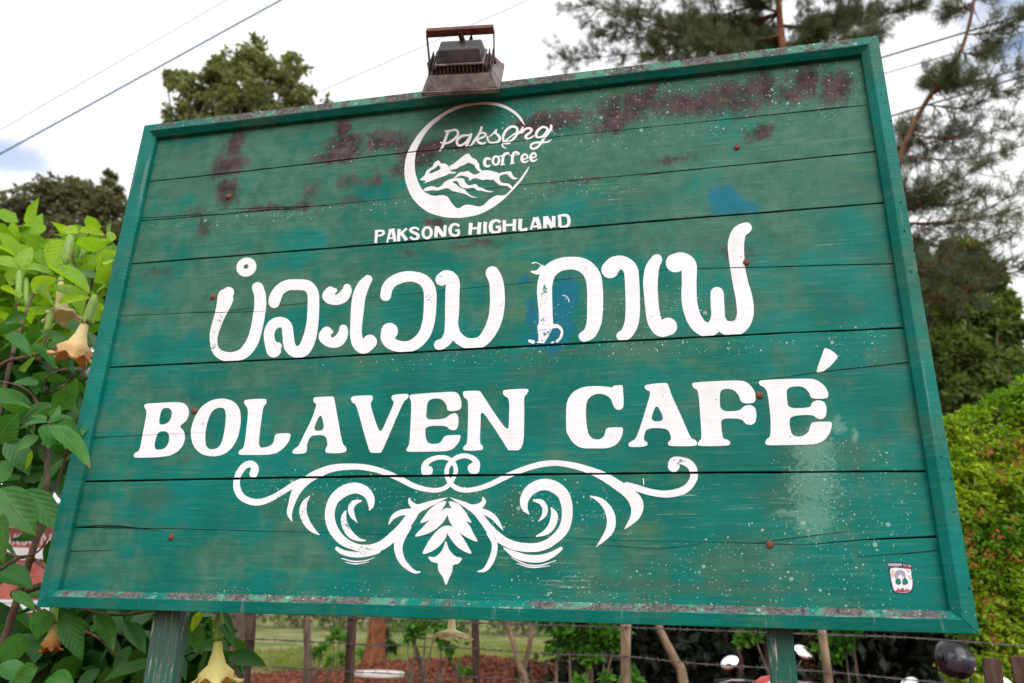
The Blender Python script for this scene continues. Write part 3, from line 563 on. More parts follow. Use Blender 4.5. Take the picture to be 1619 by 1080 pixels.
LEAFS = [('G', [(1440, 377), (1385, 388), (1330, 430), (1300, 470), (1273, 513), (1340, 492), (1400, 442)]), ('G', [(1450, 418), (1400, 440), (1330, 500), (1280, 550), (1239, 601), (1330, 578), (1400, 530), (1446, 465)]),
         ('G', [(1443, 532), (1395, 550), (1340, 610), (1310, 660), (1290, 713), (1370, 682), (1430, 620), (1444, 575)]),
         ('H', [(36, 360), (90, 370), (130, 410), (155, 450), (173, 488), (110, 457), (68, 420)]), ('H', [(28, 400), (90, 420), (160, 500), (185, 550), (210, 604), (120, 562), (55, 502), (32, 450)]),
         ('H', [(26, 507), (75, 520), (120, 575), (150, 625), (174, 678), (95, 640), (45, 580), (25, 545)])]
for reg, p in LEAFS: glyph('painted_leaf', reg, (), [smooth(p, 3, True)], sharp=True)
glyph('painted_finial', 'G', (), [[(1437, 617), (1452, 680), (1495, 730), (1546, 737), (1520, 775), (1479, 781), (1480, 820), (1460, 860), (1437, 922), (1418, 860), (1384, 815), (1388, 770), (1345, 765), (1317, 727), (1370, 735), (1415, 690)]])
# emblem: crescent, mountains, script
glyph('emblem_crescent', 'A', (), [smooth([(1037, 240), (1010, 185), (960, 140), (900, 108), (830, 91), (740, 87), (660, 95), (580, 120), (500, 160), (420, 215), (350, 285), (298, 360), (264, 430), (248, 510), (250, 590), (270, 660), (300, 720), (350, 775), (410, 815), (490, 840), (570, 850), (650, 845), (740, 825), (820, 785), (890, 735), (960, 665), (1010, 610), (1050, 550), (1068, 508), (1035, 553), (1000, 600), (960, 645), (910, 698), (850, 703), (805, 728), (770, 762), (735, 775), (680, 764), (640, 766), (597, 788), (560, 755), (530, 712), (490, 700), (440, 705), (380, 680), (350, 640), (325, 580), (314, 510), (320, 430), (342, 370), (388, 290), (450, 225), (530, 165), (610, 130), (690, 110), (770, 105), (850, 113), (920, 137), (980, 178), (1018, 222)], 3, True)], sharp=True, jag=.12)
for p, h in (([(108, 495), (195, 430), (215, 360), (310, 300), (320, 255), (380, 208), (405, 225), (425, 258), (490, 258), (530, 290), (545, 340), (570, 375), (650, 378), (620, 400), (540, 400), (490, 432), (430, 448), (340, 482), (270, 510), (165, 545), (230, 498)], [[(245, 392), (290, 350), (340, 325), (385, 275), (425, 315), (400, 350), (340, 372), (290, 400)]]),
             ([(540, 295), (600, 265), (740, 150), (805, 110), (835, 125), (860, 175), (935, 205), (945, 240), (970, 260), (970, 320), (1015, 360), (1000, 385), (950, 360), (915, 320), (905, 278), (850, 255), (810, 240), (760, 275), (700, 295), (640, 335), (600, 340), (555, 352), (545, 335)], []),
             ([(590, 470), (640, 430), (690, 380), (750, 378), (810, 360), (850, 390), (900, 420), (960, 400), (1010, 355), (1110, 352), (1230, 385), (1240, 400), (1350, 370), (1420, 365), (1440, 420), (1475, 458), (1530, 465), (1460, 490), (1400, 450), (1365, 400), (1255, 430), (1255, 490), (1290, 535), (1410, 545), (1450, 625), (1400, 605), (1370, 575), (1270, 570), (1205, 525), (1170, 482), (1130, 495), (1080, 480), (1020, 495), (960, 475), (900, 460), (815, 510), (830, 470), (780, 440), (710, 425), (640, 455)], []),
             ([(165, 645), (200, 600), (310, 572), (370, 605), (440, 570), (470, 520), (560, 475), (690, 462), (755, 475), (765, 520), (810, 570), (860, 565), (925, 545), (955, 595), (1020, 605), (1080, 645), (1190, 655), (1110, 670), (1000, 642), (935, 640), (890, 595), (790, 612), (720, 600), (690, 570), (670, 520), (640, 500), (575, 520), (640, 550), (690, 600), (765, 625), (815, 690), (870, 725), (960, 745), (860, 740), (770, 690), (650, 662), (580, 650), (540, 615), (500, 605), (420, 630), (360, 645), (300, 632), (230, 650)], [])):
    glyph('painted_mountain', 'S', (), [p], h, jag=.1, mat=M_white)
SCR = [[[(155, 165, 36), (130, 230, 34), (100, 310, 34), (75, 370, 30), (45, 412, 18)], [(125, 150, 30), (190, 140, 28), (250, 130, 30), (285, 150, 32), (290, 195, 32), (250, 245, 32), (190, 290, 30), (120, 315, 26)], [(60, 300, 20), (110, 318, 22)]],
 [[(460, 205, 28), (410, 203, 28), (340, 215, 34), (287, 260, 36), (277, 310, 34), (310, 343, 30), (370, 320, 28), (425, 265, 28), (460, 205, 28)], [(468, 190, 34), (442, 270, 34), (410, 325, 32), (400, 350, 20), (460, 345, 18), (490, 318, 16)]],
 [[(608, 98, 34), (592, 150, 32), (555, 220, 32), (510, 280, 34), (475, 330, 26)], [(590, 178, 24), (640, 172, 28), (665, 195, 28), (640, 225, 26), (580, 248, 26), (540, 265, 26)], [(550, 275, 28), (580, 305, 34), (630, 318, 28), (660, 298, 16)]],
 [[(800, 140, 26), (770, 175, 22), (725, 215, 18)], [(690, 225, 26), (690, 265, 24), (730, 303, 26), (790, 303, 28), (840, 283, 34), (854, 240, 34), (830, 202, 32), (800, 178, 28), (805, 135, 28)]],
 [[(905, 288, 28), (897, 230, 32), (930, 150, 34), (990, 97, 34), (1050, 87, 32), (1088, 117, 34), (1085, 180, 34), (1050, 240, 30), (990, 285, 26), (920, 293, 26)], [(1070, 170, 18), (1000, 222, 18), (935, 275, 20), (900, 305, 20), (888, 340, 22), (910, 368, 18), (940, 378, 10)], [(925, 318, 22), (990, 312, 18)]],
 [[(1163, 100, 26), (1140, 150, 34), (1090, 190, 22)], [(1150, 170, 26), (1200, 120, 28), (1255, 110, 30), (1283, 132, 32), (1258, 170, 30), (1212, 205, 34), (1203, 237, 34), (1250, 248, 24), (1312, 212, 18)]],
 [[(1490, 108, 28), (1440, 92, 28), (1380, 125, 34), (1345, 180, 36), (1350, 223, 32), (1400, 233, 28), (1460, 190, 28), (1498, 125, 30)], [(1545, 75, 32), (1543, 115, 34), (1500, 180, 34), (1450, 245, 34), (1420, 290, 34), (1370, 358, 32), (1310, 386, 30), (1272, 368, 28), (1282, 325, 28), (1350, 302, 26), (1440, 300, 24), (1500, 293, 22), (1545, 268, 12)]],
 [[(715, 522, 36), (672, 520, 38), (648, 560, 44), (657, 608, 40), (700, 622, 28), (722, 602, 14)]],
 [[(970, 447, 28), (930, 450, 30), (902, 485, 36), (893, 540, 36), (890, 592, 36)], [(845, 490, 16), (950, 462, 12)], [(862, 600, 14), (918, 595, 14)]],
 [[(1108, 452, 32), (1078, 430, 28), (1042, 445, 34), (1026, 490, 38), (1022, 550, 38), (1020, 578, 36)], [(985, 477, 14), (1110, 465, 10)], [(995, 588, 14), (1050, 578, 14)]],
 [[(1160, 532, 20), (1228, 507, 20), (1213, 470, 30), (1180, 465, 28), (1152, 500, 36), (1157, 548, 38), (1190, 568, 26), (1235, 548, 16)]],
 [[(1275, 512, 18), (1340, 490, 20), (1328, 452, 28), (1298, 448, 28), (1270, 490, 36), (1277, 535, 38), (1312, 553, 26), (1355, 528, 16)]]]
for st in SCR: glyph('letter', 'R', st, jag=.08)
glyph('letter', 'R', (), [ell(802, 545, 60, 70, .15)], [ell(802, 545, 24, 42, .15)], jag=.08)
PK = [('P', [[(100, 332, 42), (92, 430, 36), (85, 518, 34)], [(80, 335, 20), (180, 335, 32), (206, 352, 30), (200, 380, 30), (160, 404, 26), (100, 408, 22)]]),
 ('P', [[(312, 312, 40), (282, 420, 30), (256, 510, 24)], [(338, 312, 48), (360, 400, 46), (375, 496, 36)], [(285, 447, 22), (360, 440, 22)], [(282, 320, 14), (370, 310, 20)]]),
 ('P', [[(440, 308, 44), (433, 400, 42), (430, 492, 42)], [(555, 298, 28), (500, 345, 30), (450, 388, 36)], [(480, 380, 44), (520, 430, 44), (550, 476, 44)]]),
 ('P', [[(735, 322, 30), (715, 298, 26), (670, 288, 28), (622, 302, 32), (612, 335, 36), (660, 362, 38), (715, 390, 44), (728, 425, 40), (695, 458, 32), (640, 453, 30), (605, 424, 32)]]),
 ('P', [[(1000, 265, 44), (995, 350, 42), (990, 432, 44)], [(1012, 275, 46), (1060, 350, 52), (1110, 418, 46)], [(1133, 248, 40), (1128, 330, 38), (1122, 418, 42)]]),
 ('P', [[(1342, 268, 34), (1310, 240, 30), (1260, 238, 34), (1218, 272, 42), (1205, 330, 46), (1222, 385, 40), (1275, 405, 30), (1325, 392, 36), (1340, 340, 40)], [(1285, 330, 26), (1350, 325, 32)]]),
 ('Q', [[(85, 247, 48), (78, 330, 44), (70, 415, 44)], [(210, 237, 46), (203, 320, 44), (197, 407, 44)], [(80, 328, 28), (200, 320, 28)]]),
 ('Q', [[(290, 232, 48), (285, 310, 42), (288, 395, 44)]]),
 ('Q', [[(503, 242, 38), (470, 214, 30), (420, 217, 36), (378, 248, 46), (365, 310, 48), (383, 365, 44), (435, 386, 34), (488, 368, 40), (497, 312, 40)], [(440, 308, 32), (510, 300, 34)]]),
 ('Q', [[(560, 208, 44), (562, 290, 42), (560, 372, 42)], [(708, 195, 44), (703, 280, 42), (700, 362, 42)], [(560, 282, 30), (705, 272, 30)]]),
 ('Q', [[(790, 190, 46), (785, 270, 46), (782, 345, 44)], [(780, 348, 32), (840, 346, 32), (888, 336, 44)]]),
 ('Q', [[(995, 168, 40), (965, 260, 30), (937, 342, 30)], [(1015, 168, 54), (1045, 250, 52), (1065, 330, 50)], [(965, 302, 22), (1045, 292, 22)]]),
 ('Q', [[(1140, 155, 46), (1140, 240, 46), (1140, 320, 48)], [(1150, 160, 54), (1200, 240, 56), (1250, 310, 54)], [(1262, 150, 44), (1262, 230, 42), (1262, 305, 48)]]),
 ('Q', [[(1345, 152, 40), (1350, 230, 40), (1350, 300, 42)], [(1320, 148, 18), (1420, 138, 34), (1466, 158, 40), (1480, 215, 42), (1472, 268, 40), (1435, 297, 32), (1350, 306, 24)]])]
for reg, st in PK: glyph('letter', reg, [[(a, b, c * 1.13) for a, b, c in s] for s in st], flat=True, jag=.06)
glyph('letter', 'P', (), [ell(860, 362, 85, 100, .1)], [ell(860, 362, 42, 62, .1)], jag=.06)

# ------------------------------------------------------------------ sticker stuck on the lowest plank
ORG['T'] = (1390, 880, 15.4286)
def flat(col, name): return simple(name, col, tuple(min(1, c * 1.15) for c in col), 60, .35, .4, bump=None)
stx, stz = bp(1424, 914)
stick = empty('sticker', (stx, PY, stz), 'small worn colourful sticker with dark edge on the lower right of the green sign', 'sticker')
def sk(name, poly, mat, y, st=(), ho=()):
    if len(poly) > 1 and not st:
        for q in poly: o = sk(name, [q], mat, y)
        return o
    o = glyph(name, 'T', st, poly, ho, mat=mat, jag=.05, y=y); Mw = Matrix.Translation(stick.location).inverted()
    o.parent = stick; o.matrix_parent_inverse = Mw; return o
c_dk = flat((.03, .03, .06), 'sticker_dark'); c_w = flat((.72, .72, .78), 'sticker_white'); c_r = flat((.32, .03, .03), 'sticker_red'); c_g = flat((.0, .16, .09), 'sticker_green'); c_gr = flat((.30, .30, .38), 'sticker_grey'); c_c = flat((.62, .50, .36), 'sticker_cream'); c_p = flat((.45, .12, .2), 'sticker_pink')
sk('sticker_sheet', [[(215, 130), (430, 128), (600, 150), (700, 160), (800, 235), (800, 480), (832, 620), (820, 780), (815, 860), (740, 905), (440, 905), (340, 850), (300, 740), (265, 560), (240, 360), (205, 240)]], c_dk, PY - .0007)
sk('sticker_print', [[(255, 290), (400, 270), (520, 285), (640, 300), (775, 300), (785, 480), (815, 620), (800, 790), (720, 880), (440, 880), (360, 830), (310, 640), (280, 480)]], c_w, PY - .0011)
sk('sticker_print', [[(410, 350), (520, 320), (610, 360), (650, 470), (640, 520), (570, 480), (530, 420), (480, 460), (440, 520), (380, 540), (370, 440)]], c_gr, PY - .0015)
sk('sticker_print', [[(390, 580), (440, 520), (500, 530), (530, 600), (530, 680), (430, 690), (400, 640)], [(565, 560), (620, 500), (680, 560), (715, 640), (660, 690), (560, 690)], [(530, 770), (610, 770), (600, 830), (530, 820)]], c_g, PY - .0015)
sk('sticker_print', [[(500, 250), (780, 262), (785, 300), (560, 282)], [(380, 830), (500, 790), (640, 830), (740, 800), (760, 850), (600, 870), (420, 865)]], c_r, PY - .0016)
sk('sticker_print', [[(275, 330), (370, 310), (360, 480), (300, 520)], [(690, 470), (760, 450), (800, 560), (740, 560)], [(640, 290), (760, 330), (740, 400), (680, 350)]], c_c, PY - .0016)
sk('sticker_print', [[(430, 780), (500, 770), (510, 830), (450, 830)], [(620, 790), (700, 780), (690, 840), (630, 850)]], c_p, PY - .0017)
sk('sticker_lettering', (), c_w, PY - .0012, [[(240, 175, 14), (238, 225, 14)], [(240, 175, 12), (272, 180, 12), (272, 225, 12)], [(240, 202, 10), (272, 202, 10)], [(300, 172, 14), (300, 228, 14)], [(300, 175, 10), (330, 200, 10), (300, 225, 10)], [(352, 172, 16), (352, 228, 16)], [(382, 175, 14), (380, 225, 14), (410, 222, 14), (408, 175, 12), (384, 176, 12)],
   [(432, 178, 14), (434, 222, 12), (462, 222, 12), (462, 178, 14)], [(482, 225, 12), (484, 180, 12), (502, 205, 10), (520, 180, 12), (522, 225, 12)], [(542, 180, 8), (548, 225, 8)], [(592, 190, 8), (596, 230, 8)], [(640, 195, 8), (622, 205, 8), (640, 225, 8), (622, 238, 8)], [(682, 200, 8), (684, 240, 8)], [(735, 200, 12), (730, 240, 14), (765, 238, 18)]])
# ------------------------------------------------------------------ floodlight above the board
M_alu = simple('grimy_cast_aluminium', (.075, .062, .060), (.23, .20, .195), 26, .55, .4, .35, .001)
M_drv = simple('dark_driver_box', (.035, .036, .042), (.075, .072, .078), 22, .5, .4, .2, .0006)
M_fin = simple('dark_fins', (.03, .025, .022), (.10, .085, .075), 40, .6, .3, .2, .0006)
M_glass = simple('lamp_glass', (.5, .5, .48), (.6, .6, .58), 10, .15, .5, bump=None)
rimc = at(728, 150, -.065)
th = math.radians(62); ps = math.radians(6)
U = Vector((math.cos(ps), math.sin(ps), 0)).normalized(); Yn = Vector((-math.sin(ps), math.cos(ps), 0))
A_ = (-math.sin(th) * Yn + math.cos(th) * Vector((0, 0, 1))).normalized(); V_ = A_.cross(U).normalized()
RW, RD = .121, .098
org = rimc + V_ * RD
lamp = empty('floodlight', org, 'grimy metal floodlight with cooling fins, mounted over the top edge of the green sign', 'floodlight')
LM = Matrix((U, V_, A_)).transposed().to_4x4()
def frust(a0, a1, u0, v0, u1, v1, du=0, dv=0, bev=.0):
    mb = MB(); vs = []
    for (a, u, v) in ((a0, u0, v0), (a1, u1, v1)):
        vs += [LM @ Vector((sx_ * u + (du if a == a1 else 0), sy * v + (dv if a == a1 else 0), a)) for sx_, sy in ((-1, -1), (1, -1), (1, 1), (-1, 1))]
    return mb.add(vs, [(0, 3, 2, 1), (4, 5, 6, 7)] + [(i, (i + 1) % 4, 4 + (i + 1) % 4, 4 + i) for i in range(4)])
def bev(o, w_=.002, seg=2):
    bm = bmesh.new(); bm.from_mesh(o.data); bmesh.ops.bevel(bm, geom=bm.edges[:], offset=w_, segments=seg, profile=.6, affect='EDGES'); bm.to_mesh(o.data); bm.free(); return o
bev(frust(0, .014, RW, RD, RW, RD).build('rim', M_alu, lamp)); bev(frust(.0142, .050, RW - .004, RD - .004, .098, .066).build('reflector_housing', M_alu, lamp), .003)
frust(-.002, -.0003, RW - .012, RD - .012, RW - .012, RD - .012).build('lens', M_glass, lamp)
for i in range(17):
    u = -.096 + i * .0120; mb = MB()
    mb.add([LM @ Vector(p) for p in ((u - .0013, -.064, .0502), (u - .0013, .064, .0502), (u - .0013, .056, .080), (u - .0013, -.056, .074), (u + .0013, -.064, .0502), (u + .0013, .064, .0502), (u + .0013, .056, .080), (u + .0013, -.056, .074))],
           [(0, 1, 2, 3), (7, 6, 5, 4), (0, 4, 5, 1), (1, 5, 6, 2), (2, 6, 7, 3), (3, 7, 4, 0)]); mb.build('cooling_fin', M_fin, lamp)
frust(.0502, .066, .088, .05, .088, .05).build('heat_sink_core', M_fin, lamp)
bev(frust(.075, .080, .078, .056, .076, .054).build('driver_tray', M_alu, lamp), .0015); bev(frust(.0802, .116, .072, .050, .064, .036, 0, .004).build('driver_box', M_drv, lamp), .004)
mb = MB(); mb.box((0, 0, 0), (1, 1, 1)); Mbar = LM @ Matrix.Translation((.003, .022, .150)) @ Matrix.Diagonal((.104, .012, .011, 1)); mb.v = [tuple(Mbar @ Vector(p)) for p in mb.v]; M_brk = simple('dark_rusty_bracket', (.05, .022, .017), (.15, .06, .042), 60, .7, .3, .5, .0008); bev(mb.build('bracket_bar', M_brk, lamp), .002)
for s in (-1, 1):
    mb = MB(); p0 = LM @ Vector((s * .102, .0, .060)); p1 = LM @ Vector((.003 + s * .1045, .022, .146)); d = (p1 - p0)
    a = LM @ Vector((.0015, 0, 0)); b = LM @ Vector((0, .009, 0)); mb.add([p0 - a - b, p0 + a - b, p0 + a + b, p0 - a + b, p1 - a - b, p1 + a - b, p1 + a + b, p1 - a + b], [(0, 3, 2, 1), (4, 5, 6, 7), (0, 1, 5, 4), (1, 2, 6, 5), (2, 3, 7, 6), (3, 0, 4, 7)])
    mb.build('bracket_arm', M_drv, lamp)
    MB().lathe([(.0001, -.004), (.009, -.004), (.009, .004), (.0001, .004)], 10, Matrix.Translation(p0 + LM @ Vector((s * .003, 0, 0))) @ LM @ Matrix.Rotation(math.pi / 2, 4, 'Y')).build('bracket_screw', M_rust, lamp)
bpz = LM @ Vector((0, .028, .150)); tgt = Vector((org.x, .062, ZB + BH + .0)) - org
MB().tube([bpz, bpz + Vector((0, .03, -.004)), Vector((bpz.x, tgt.y, bpz.z - .02)), Vector((bpz.x, tgt.y, tgt.z - .08))], .009, 8).build('mounting_pipe', M_rust, lamp)
MB().tube([LM @ Vector((.02, .03, .10)), LM @ Vector((.03, .06, .12)), Vector((.03, tgt.y + .01, tgt.z + .05)), Vector((.03, tgt.y + .01, tgt.z - .25))], .0035, 6).build('power_cable', M_crack, lamp)

# ------------------------------------------------------------------ overhead cables
M_cblue = simple('blue_cable', (.01, .12, .30), (.02, .17, .40), 5, .5, bump=None); M_cgrey = simple('grey_cable', (.20, .20, .21), (.28, .28, .28), 5, .5, bump=None); M_cdark = simple('dark_cable', (.03, .06, .055), (.05, .09, .08), 5, .5, bump=None)
def cable(p, q, Y, r, mat, label, sag=.0):
    a, b = at(*p, Y[0]), at(*q, Y[1]); d = b - a
    pts = [a + d * f + Vector((0, 0, -sag * 4 * f * (1 - f))) for f in [i / 14 for i in range(15)]]
    tag(MB().tube(pts, r, 6).build('overhead_cable', mat, smooth=True), label, 'cable', 'overhead cables')
cable((-400, 463), (900, -250), (9, 9), .017, M_cblue, 'blue overhead cable crossing the sky left of the floodlight', 0)
cable((-300, 378), (800, -254), (10, 10), .008, M_cgrey, 'thin grey overhead cable crossing the sky above the blue cable', 0)
cable((200, 279), (1200, -160), (16, 16), .012, M_cgrey, 'thin grey overhead cable passing behind the floodlight', 0)
cable((1150, 165), (1900, -62), (8, 8), .015, M_cdark, 'upper dark overhead cable right of the green sign', 0)
cable((1150, 262), (1900, 35), (8, 8), .013, M_cdark, 'lower dark overhead cable right of the green sign', 0)
cable((1200, 168), (1900, -42), (8.4, 8.4), .008, M_cdark, 'thin dark cable just under the upper cable on the right', .1)

# ------------------------------------------------------------------ foliage machinery
rs = np.random.RandomState(11)
def foliage_mat(name, c1, c2, c3, trans=.35, rough=.55, spec=.25):
    t = NT(name, rough, spec)
    gn = t.t.nodes.new('ShaderNodeNewGeometry'); ri = gn.outputs['Random Per Island']
    n = t.noise(1.1, 3)
    c = t.mix(ri, c1, c2); c = t.mix(t.step(n, .45, .65), c, c3)
    t.put(t.b.inputs['Base Color'], c)
    tr = t.t.nodes.new('ShaderNodeBsdfTranslucent'); hs = t.t.nodes.new('ShaderNodeMixRGB'); hs.blend_type = 'MULTIPLY'; hs.inputs['Fac'].default_value = 1
    t.put(hs.inputs['Color1'], c); hs.inputs['Color2'].default_value = (1.15, 1.25, .6, 1); t.t.links.new(hs.outputs[0], tr.inputs['Color'])
    ms = t.t.nodes.new('ShaderNodeMixShader'); ms.inputs['Fac'].default_value = trans
    t.t.links.new(t.b.outputs[0], ms.inputs[1]); t.t.links.new(tr.outputs[0], ms.inputs[2])
    t.t.links.new(ms.outputs[0], t.t.nodes['Material Output'].inputs['Surface']); return t.m
def leaves(centres, rad, per, leaf, asp=.45, up=.6, flat_=.8, hexa=False):
    """rhombic leaves scattered round clump centres"""
    c = np.repeat(np.asarray(centres, float), per, 0); n = len(c)
    rad = np.repeat(np.broadcast_to(rad, (len(centres),)), per)[:, None]
    off = rs.normal(size=(n, 3)); off /= np.linalg.norm(off, axis=1)[:, None]; off *= rs.rand(n, 1) ** .45 * rad; off[:, 2] *= flat_
    p = c + off
    nr = rs.normal(size=(n, 3)); nr[:, 2] += up; nr /= np.linalg.norm(nr, axis=1)[:, None]
    d = np.cross(nr, rs.normal(size=(n, 3)) + off / rad * .0); d /= np.linalg.norm(d, axis=1)[:, None]
    s = np.cross(nr, d); L = leaf * (.6 + .7 * rs.rand(n, 1)); Wd = L * asp * .5
    if hexa: return np.stack([p, p + d * L * .28 + s * Wd * .95 + nr * L * .05, p + d * L * .68 + s * Wd * .8 + nr * L * .04, p + d * L - nr * L * .08, p + d * L * .68 - s * Wd * .8 + nr * L * .04, p + d * L * .28 - s * Wd * .95 + nr * L * .05], 1)
    return np.stack([p, p + d * L * .45 + s * Wd + nr * L * .06, p + d * L, p + d * L * .45 - s * Wd + nr * L * .06], 1)
def clumps(blobs, Y, dens, thick=1., shell=.5):
    """blobs: (px, py, radius px[, dY]) -> clump centres and radii in metres"""
    C_, Rr = [], []
    for b in blobs:
        P = at(b[0], b[1], Y + (b[3] if len(b) > 3 else 0)); r = b[2] * pxm(P); n = max(4, int(dens * (b[2] / 40.) ** 2))
        v = rs.normal(size=(n, 3)); v /= np.linalg.norm(v, axis=1)[:, None]; q = (shell + (1 - shell) * rs.rand(n, 1)) * (.55 + .5 * rs.rand(n, 1))
        v *= q * r; v[:, 1] *= thick; C_.append(np.array(P) + v); Rr.append(np.full(n, r))
    return np.concatenate(C_), np.concatenate(Rr)
M_bark = simple('grey_brown_bark', (.06, .045, .035), (.16, .12, .09), 14, .9, .1, .8, .01, stretch=(1, 1, .3))
M_pbark = simple('red_pine_bark', (.10, .038, .02), (.26, .10, .05), 12, .9, .1, .8, .01, stretch=(1, 1, .35))
M_fa = foliage_mat('olive_leaves', (.14, .165, .06), (.27, .29, .13), (.20, .215, .11), .4)
M_fb = foliage_mat('dark_olive_leaves', (.10, .108, .052), (.20, .205, .11), (.15, .15, .09), .35)
M_fc = foliage_mat('dark_green_needles', (.085, .15, .035), (.22, .30, .075), (.13, .17, .06), .4)
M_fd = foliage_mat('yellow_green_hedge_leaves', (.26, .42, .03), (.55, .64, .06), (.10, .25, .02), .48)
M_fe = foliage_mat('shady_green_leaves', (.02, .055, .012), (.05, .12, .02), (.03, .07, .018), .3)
M_ff = foliage_mat('fresh_green_leaves', (.05, .17, .015), (.10, .27, .03), (.08, .2, .02), .4)
M_ndl = foliage_mat('pine_needles', (.065, .095, .05), (.15, .185, .11), (.09, .12, .10), .3, .5, .3)
def tree(name, label, cat, blobs, Y, leaf, dens, per, mat, trunk, tr_r, crad=.30, bark=None, asp=.5, group=None, shell=.5, up=.6, thick=1., sway=0, extra=()):
    base = at(trunk[0], trunk[1], Y); base.z = hgt(base.x, base.y) - .05
    root = empty(name, base, label, cat, group)
    c, r = clumps(blobs, Y, dens, thick, shell)
    V = leaves(c, r * crad * (.7 + .6 * rs.rand(len(r))), per, leaf, asp, up)
    if len(extra): V = np.concatenate([V] + list(extra))
    V = V - np.array(base); quads('crown', V, mat, root)
    tops = sorted(blobs, key=lambda b: b[1])
    cen = Vector(c.mean(0)); H = cen - base
    pts = [Vector((0, 0, 0)), Vector((H.x * .1 + sway, H.y * .2, H.z * .35)), Vector((H.x * .5 + sway, H.y * .5, H.z * .7)), H]
    mb = MB(); mb.tube(smooth([(*p, 0) for p in pts], 4) and [Vector(p[:3]) for p in smooth([(*p, 0) for p in pts], 4)], [tr_r * (1 - .75 * i / 12) for i in range(13)], 9)
    mb.build('trunk', bark or M_bark, root, smooth=True)
    lim = MB()
    for b in blobs:
        P = at(b[0], b[1], Y + (b[3] if len(b) > 3 else 0)) - base; s = pts[1] + (H - pts[1]) * R.uniform(.1, .8)
        mid = (s + P) * .5 + Vector((R.uniform(-.2, .2), R.uniform(-.2, .2), -.1)) * (P - s).length
        lim.tube([s, mid * .5 + (s + mid) * .25, mid, (mid + P) * .5, P], [tr_r * .35, tr_r * .3, tr_r * .22, tr_r * .15, tr_r * .06], 5)
    lim.build('limbs', bark or M_bark, root, smooth=True)
    return root
tree('broadleaf_tree', 'round-topped olive green tree rising behind the left top edge of the sign', 'tree',
     [(285, 128, 26), (262, 118, 12), (310, 150, 42), (350, 122, 46), (398, 92, 34), (402, 130, 60), (455, 120, 40), (475, 160, 44), (430, 180, 60), (360, 180, 60), (300, 190, 44), (340, 95, 16), (405, 66, 12), (462, 95, 12), (505, 190, 26), (380, 230, 80), (440, 260, 80), (320, 250, 70), (262, 195, 18)],
     13, .16, 32, 30, M_fa, (390, 900), .24, .20, shell=.35, asp=.55)
tree('broadleaf_tree', 'dark olive tree with uneven top on the far left behind the trumpet flower shrub', 'tree',
     [(20, 340, 40), (60, 325, 44), (100, 312, 44), (135, 318, 40), (165, 330, 44), (175, 278, 14), (180, 300, 20), (112, 288, 12), (90, 296, 12), (30, 395, 50), (85, 380, 56), (140, 375, 56), (185, 380, 40), (60, 440, 60), (130, 440, 60), (-30, 360, 60), (-60, 440, 90), (10, 480, 60), (90, 500, 70), (170, 470, 50), (-10, 560, 80), (80, 590, 80)],
     15, .19, 40, 32, M_fb, (60, 900), .3, .24, shell=.35, asp=.5)
tree('conifer_tree', 'dense dark green conifer standing right of the sign under the pine boughs', 'tree',
     [(1450, 405, 30), (1470, 440, 40), (1505, 400, 30), (1530, 440, 44), (1570, 440, 30), (1490, 490, 46), (1545, 500, 50), (1590, 520, 36), (1500, 550, 50), (1560, 570, 56), (1600, 590, 40), (1480, 600, 50), (1530, 560, 40, -1.2), (1550, 630, 50, -1.2), (1500, 480, 30, -1.2), (1590, 600, 40, -1.2), (1540, 640, 60), (1600, 650, 50), (1440, 480, 50), (1440, 560, 60), (1400, 620, 70), (1540, 395, 22), (1585, 480, 26), (1500, 720, 80), (1590, 740, 70)],
     11, .13, 64, 42, M_fc, (1530, 1000), .07, .22, asp=.42, shell=.25, up=.5)

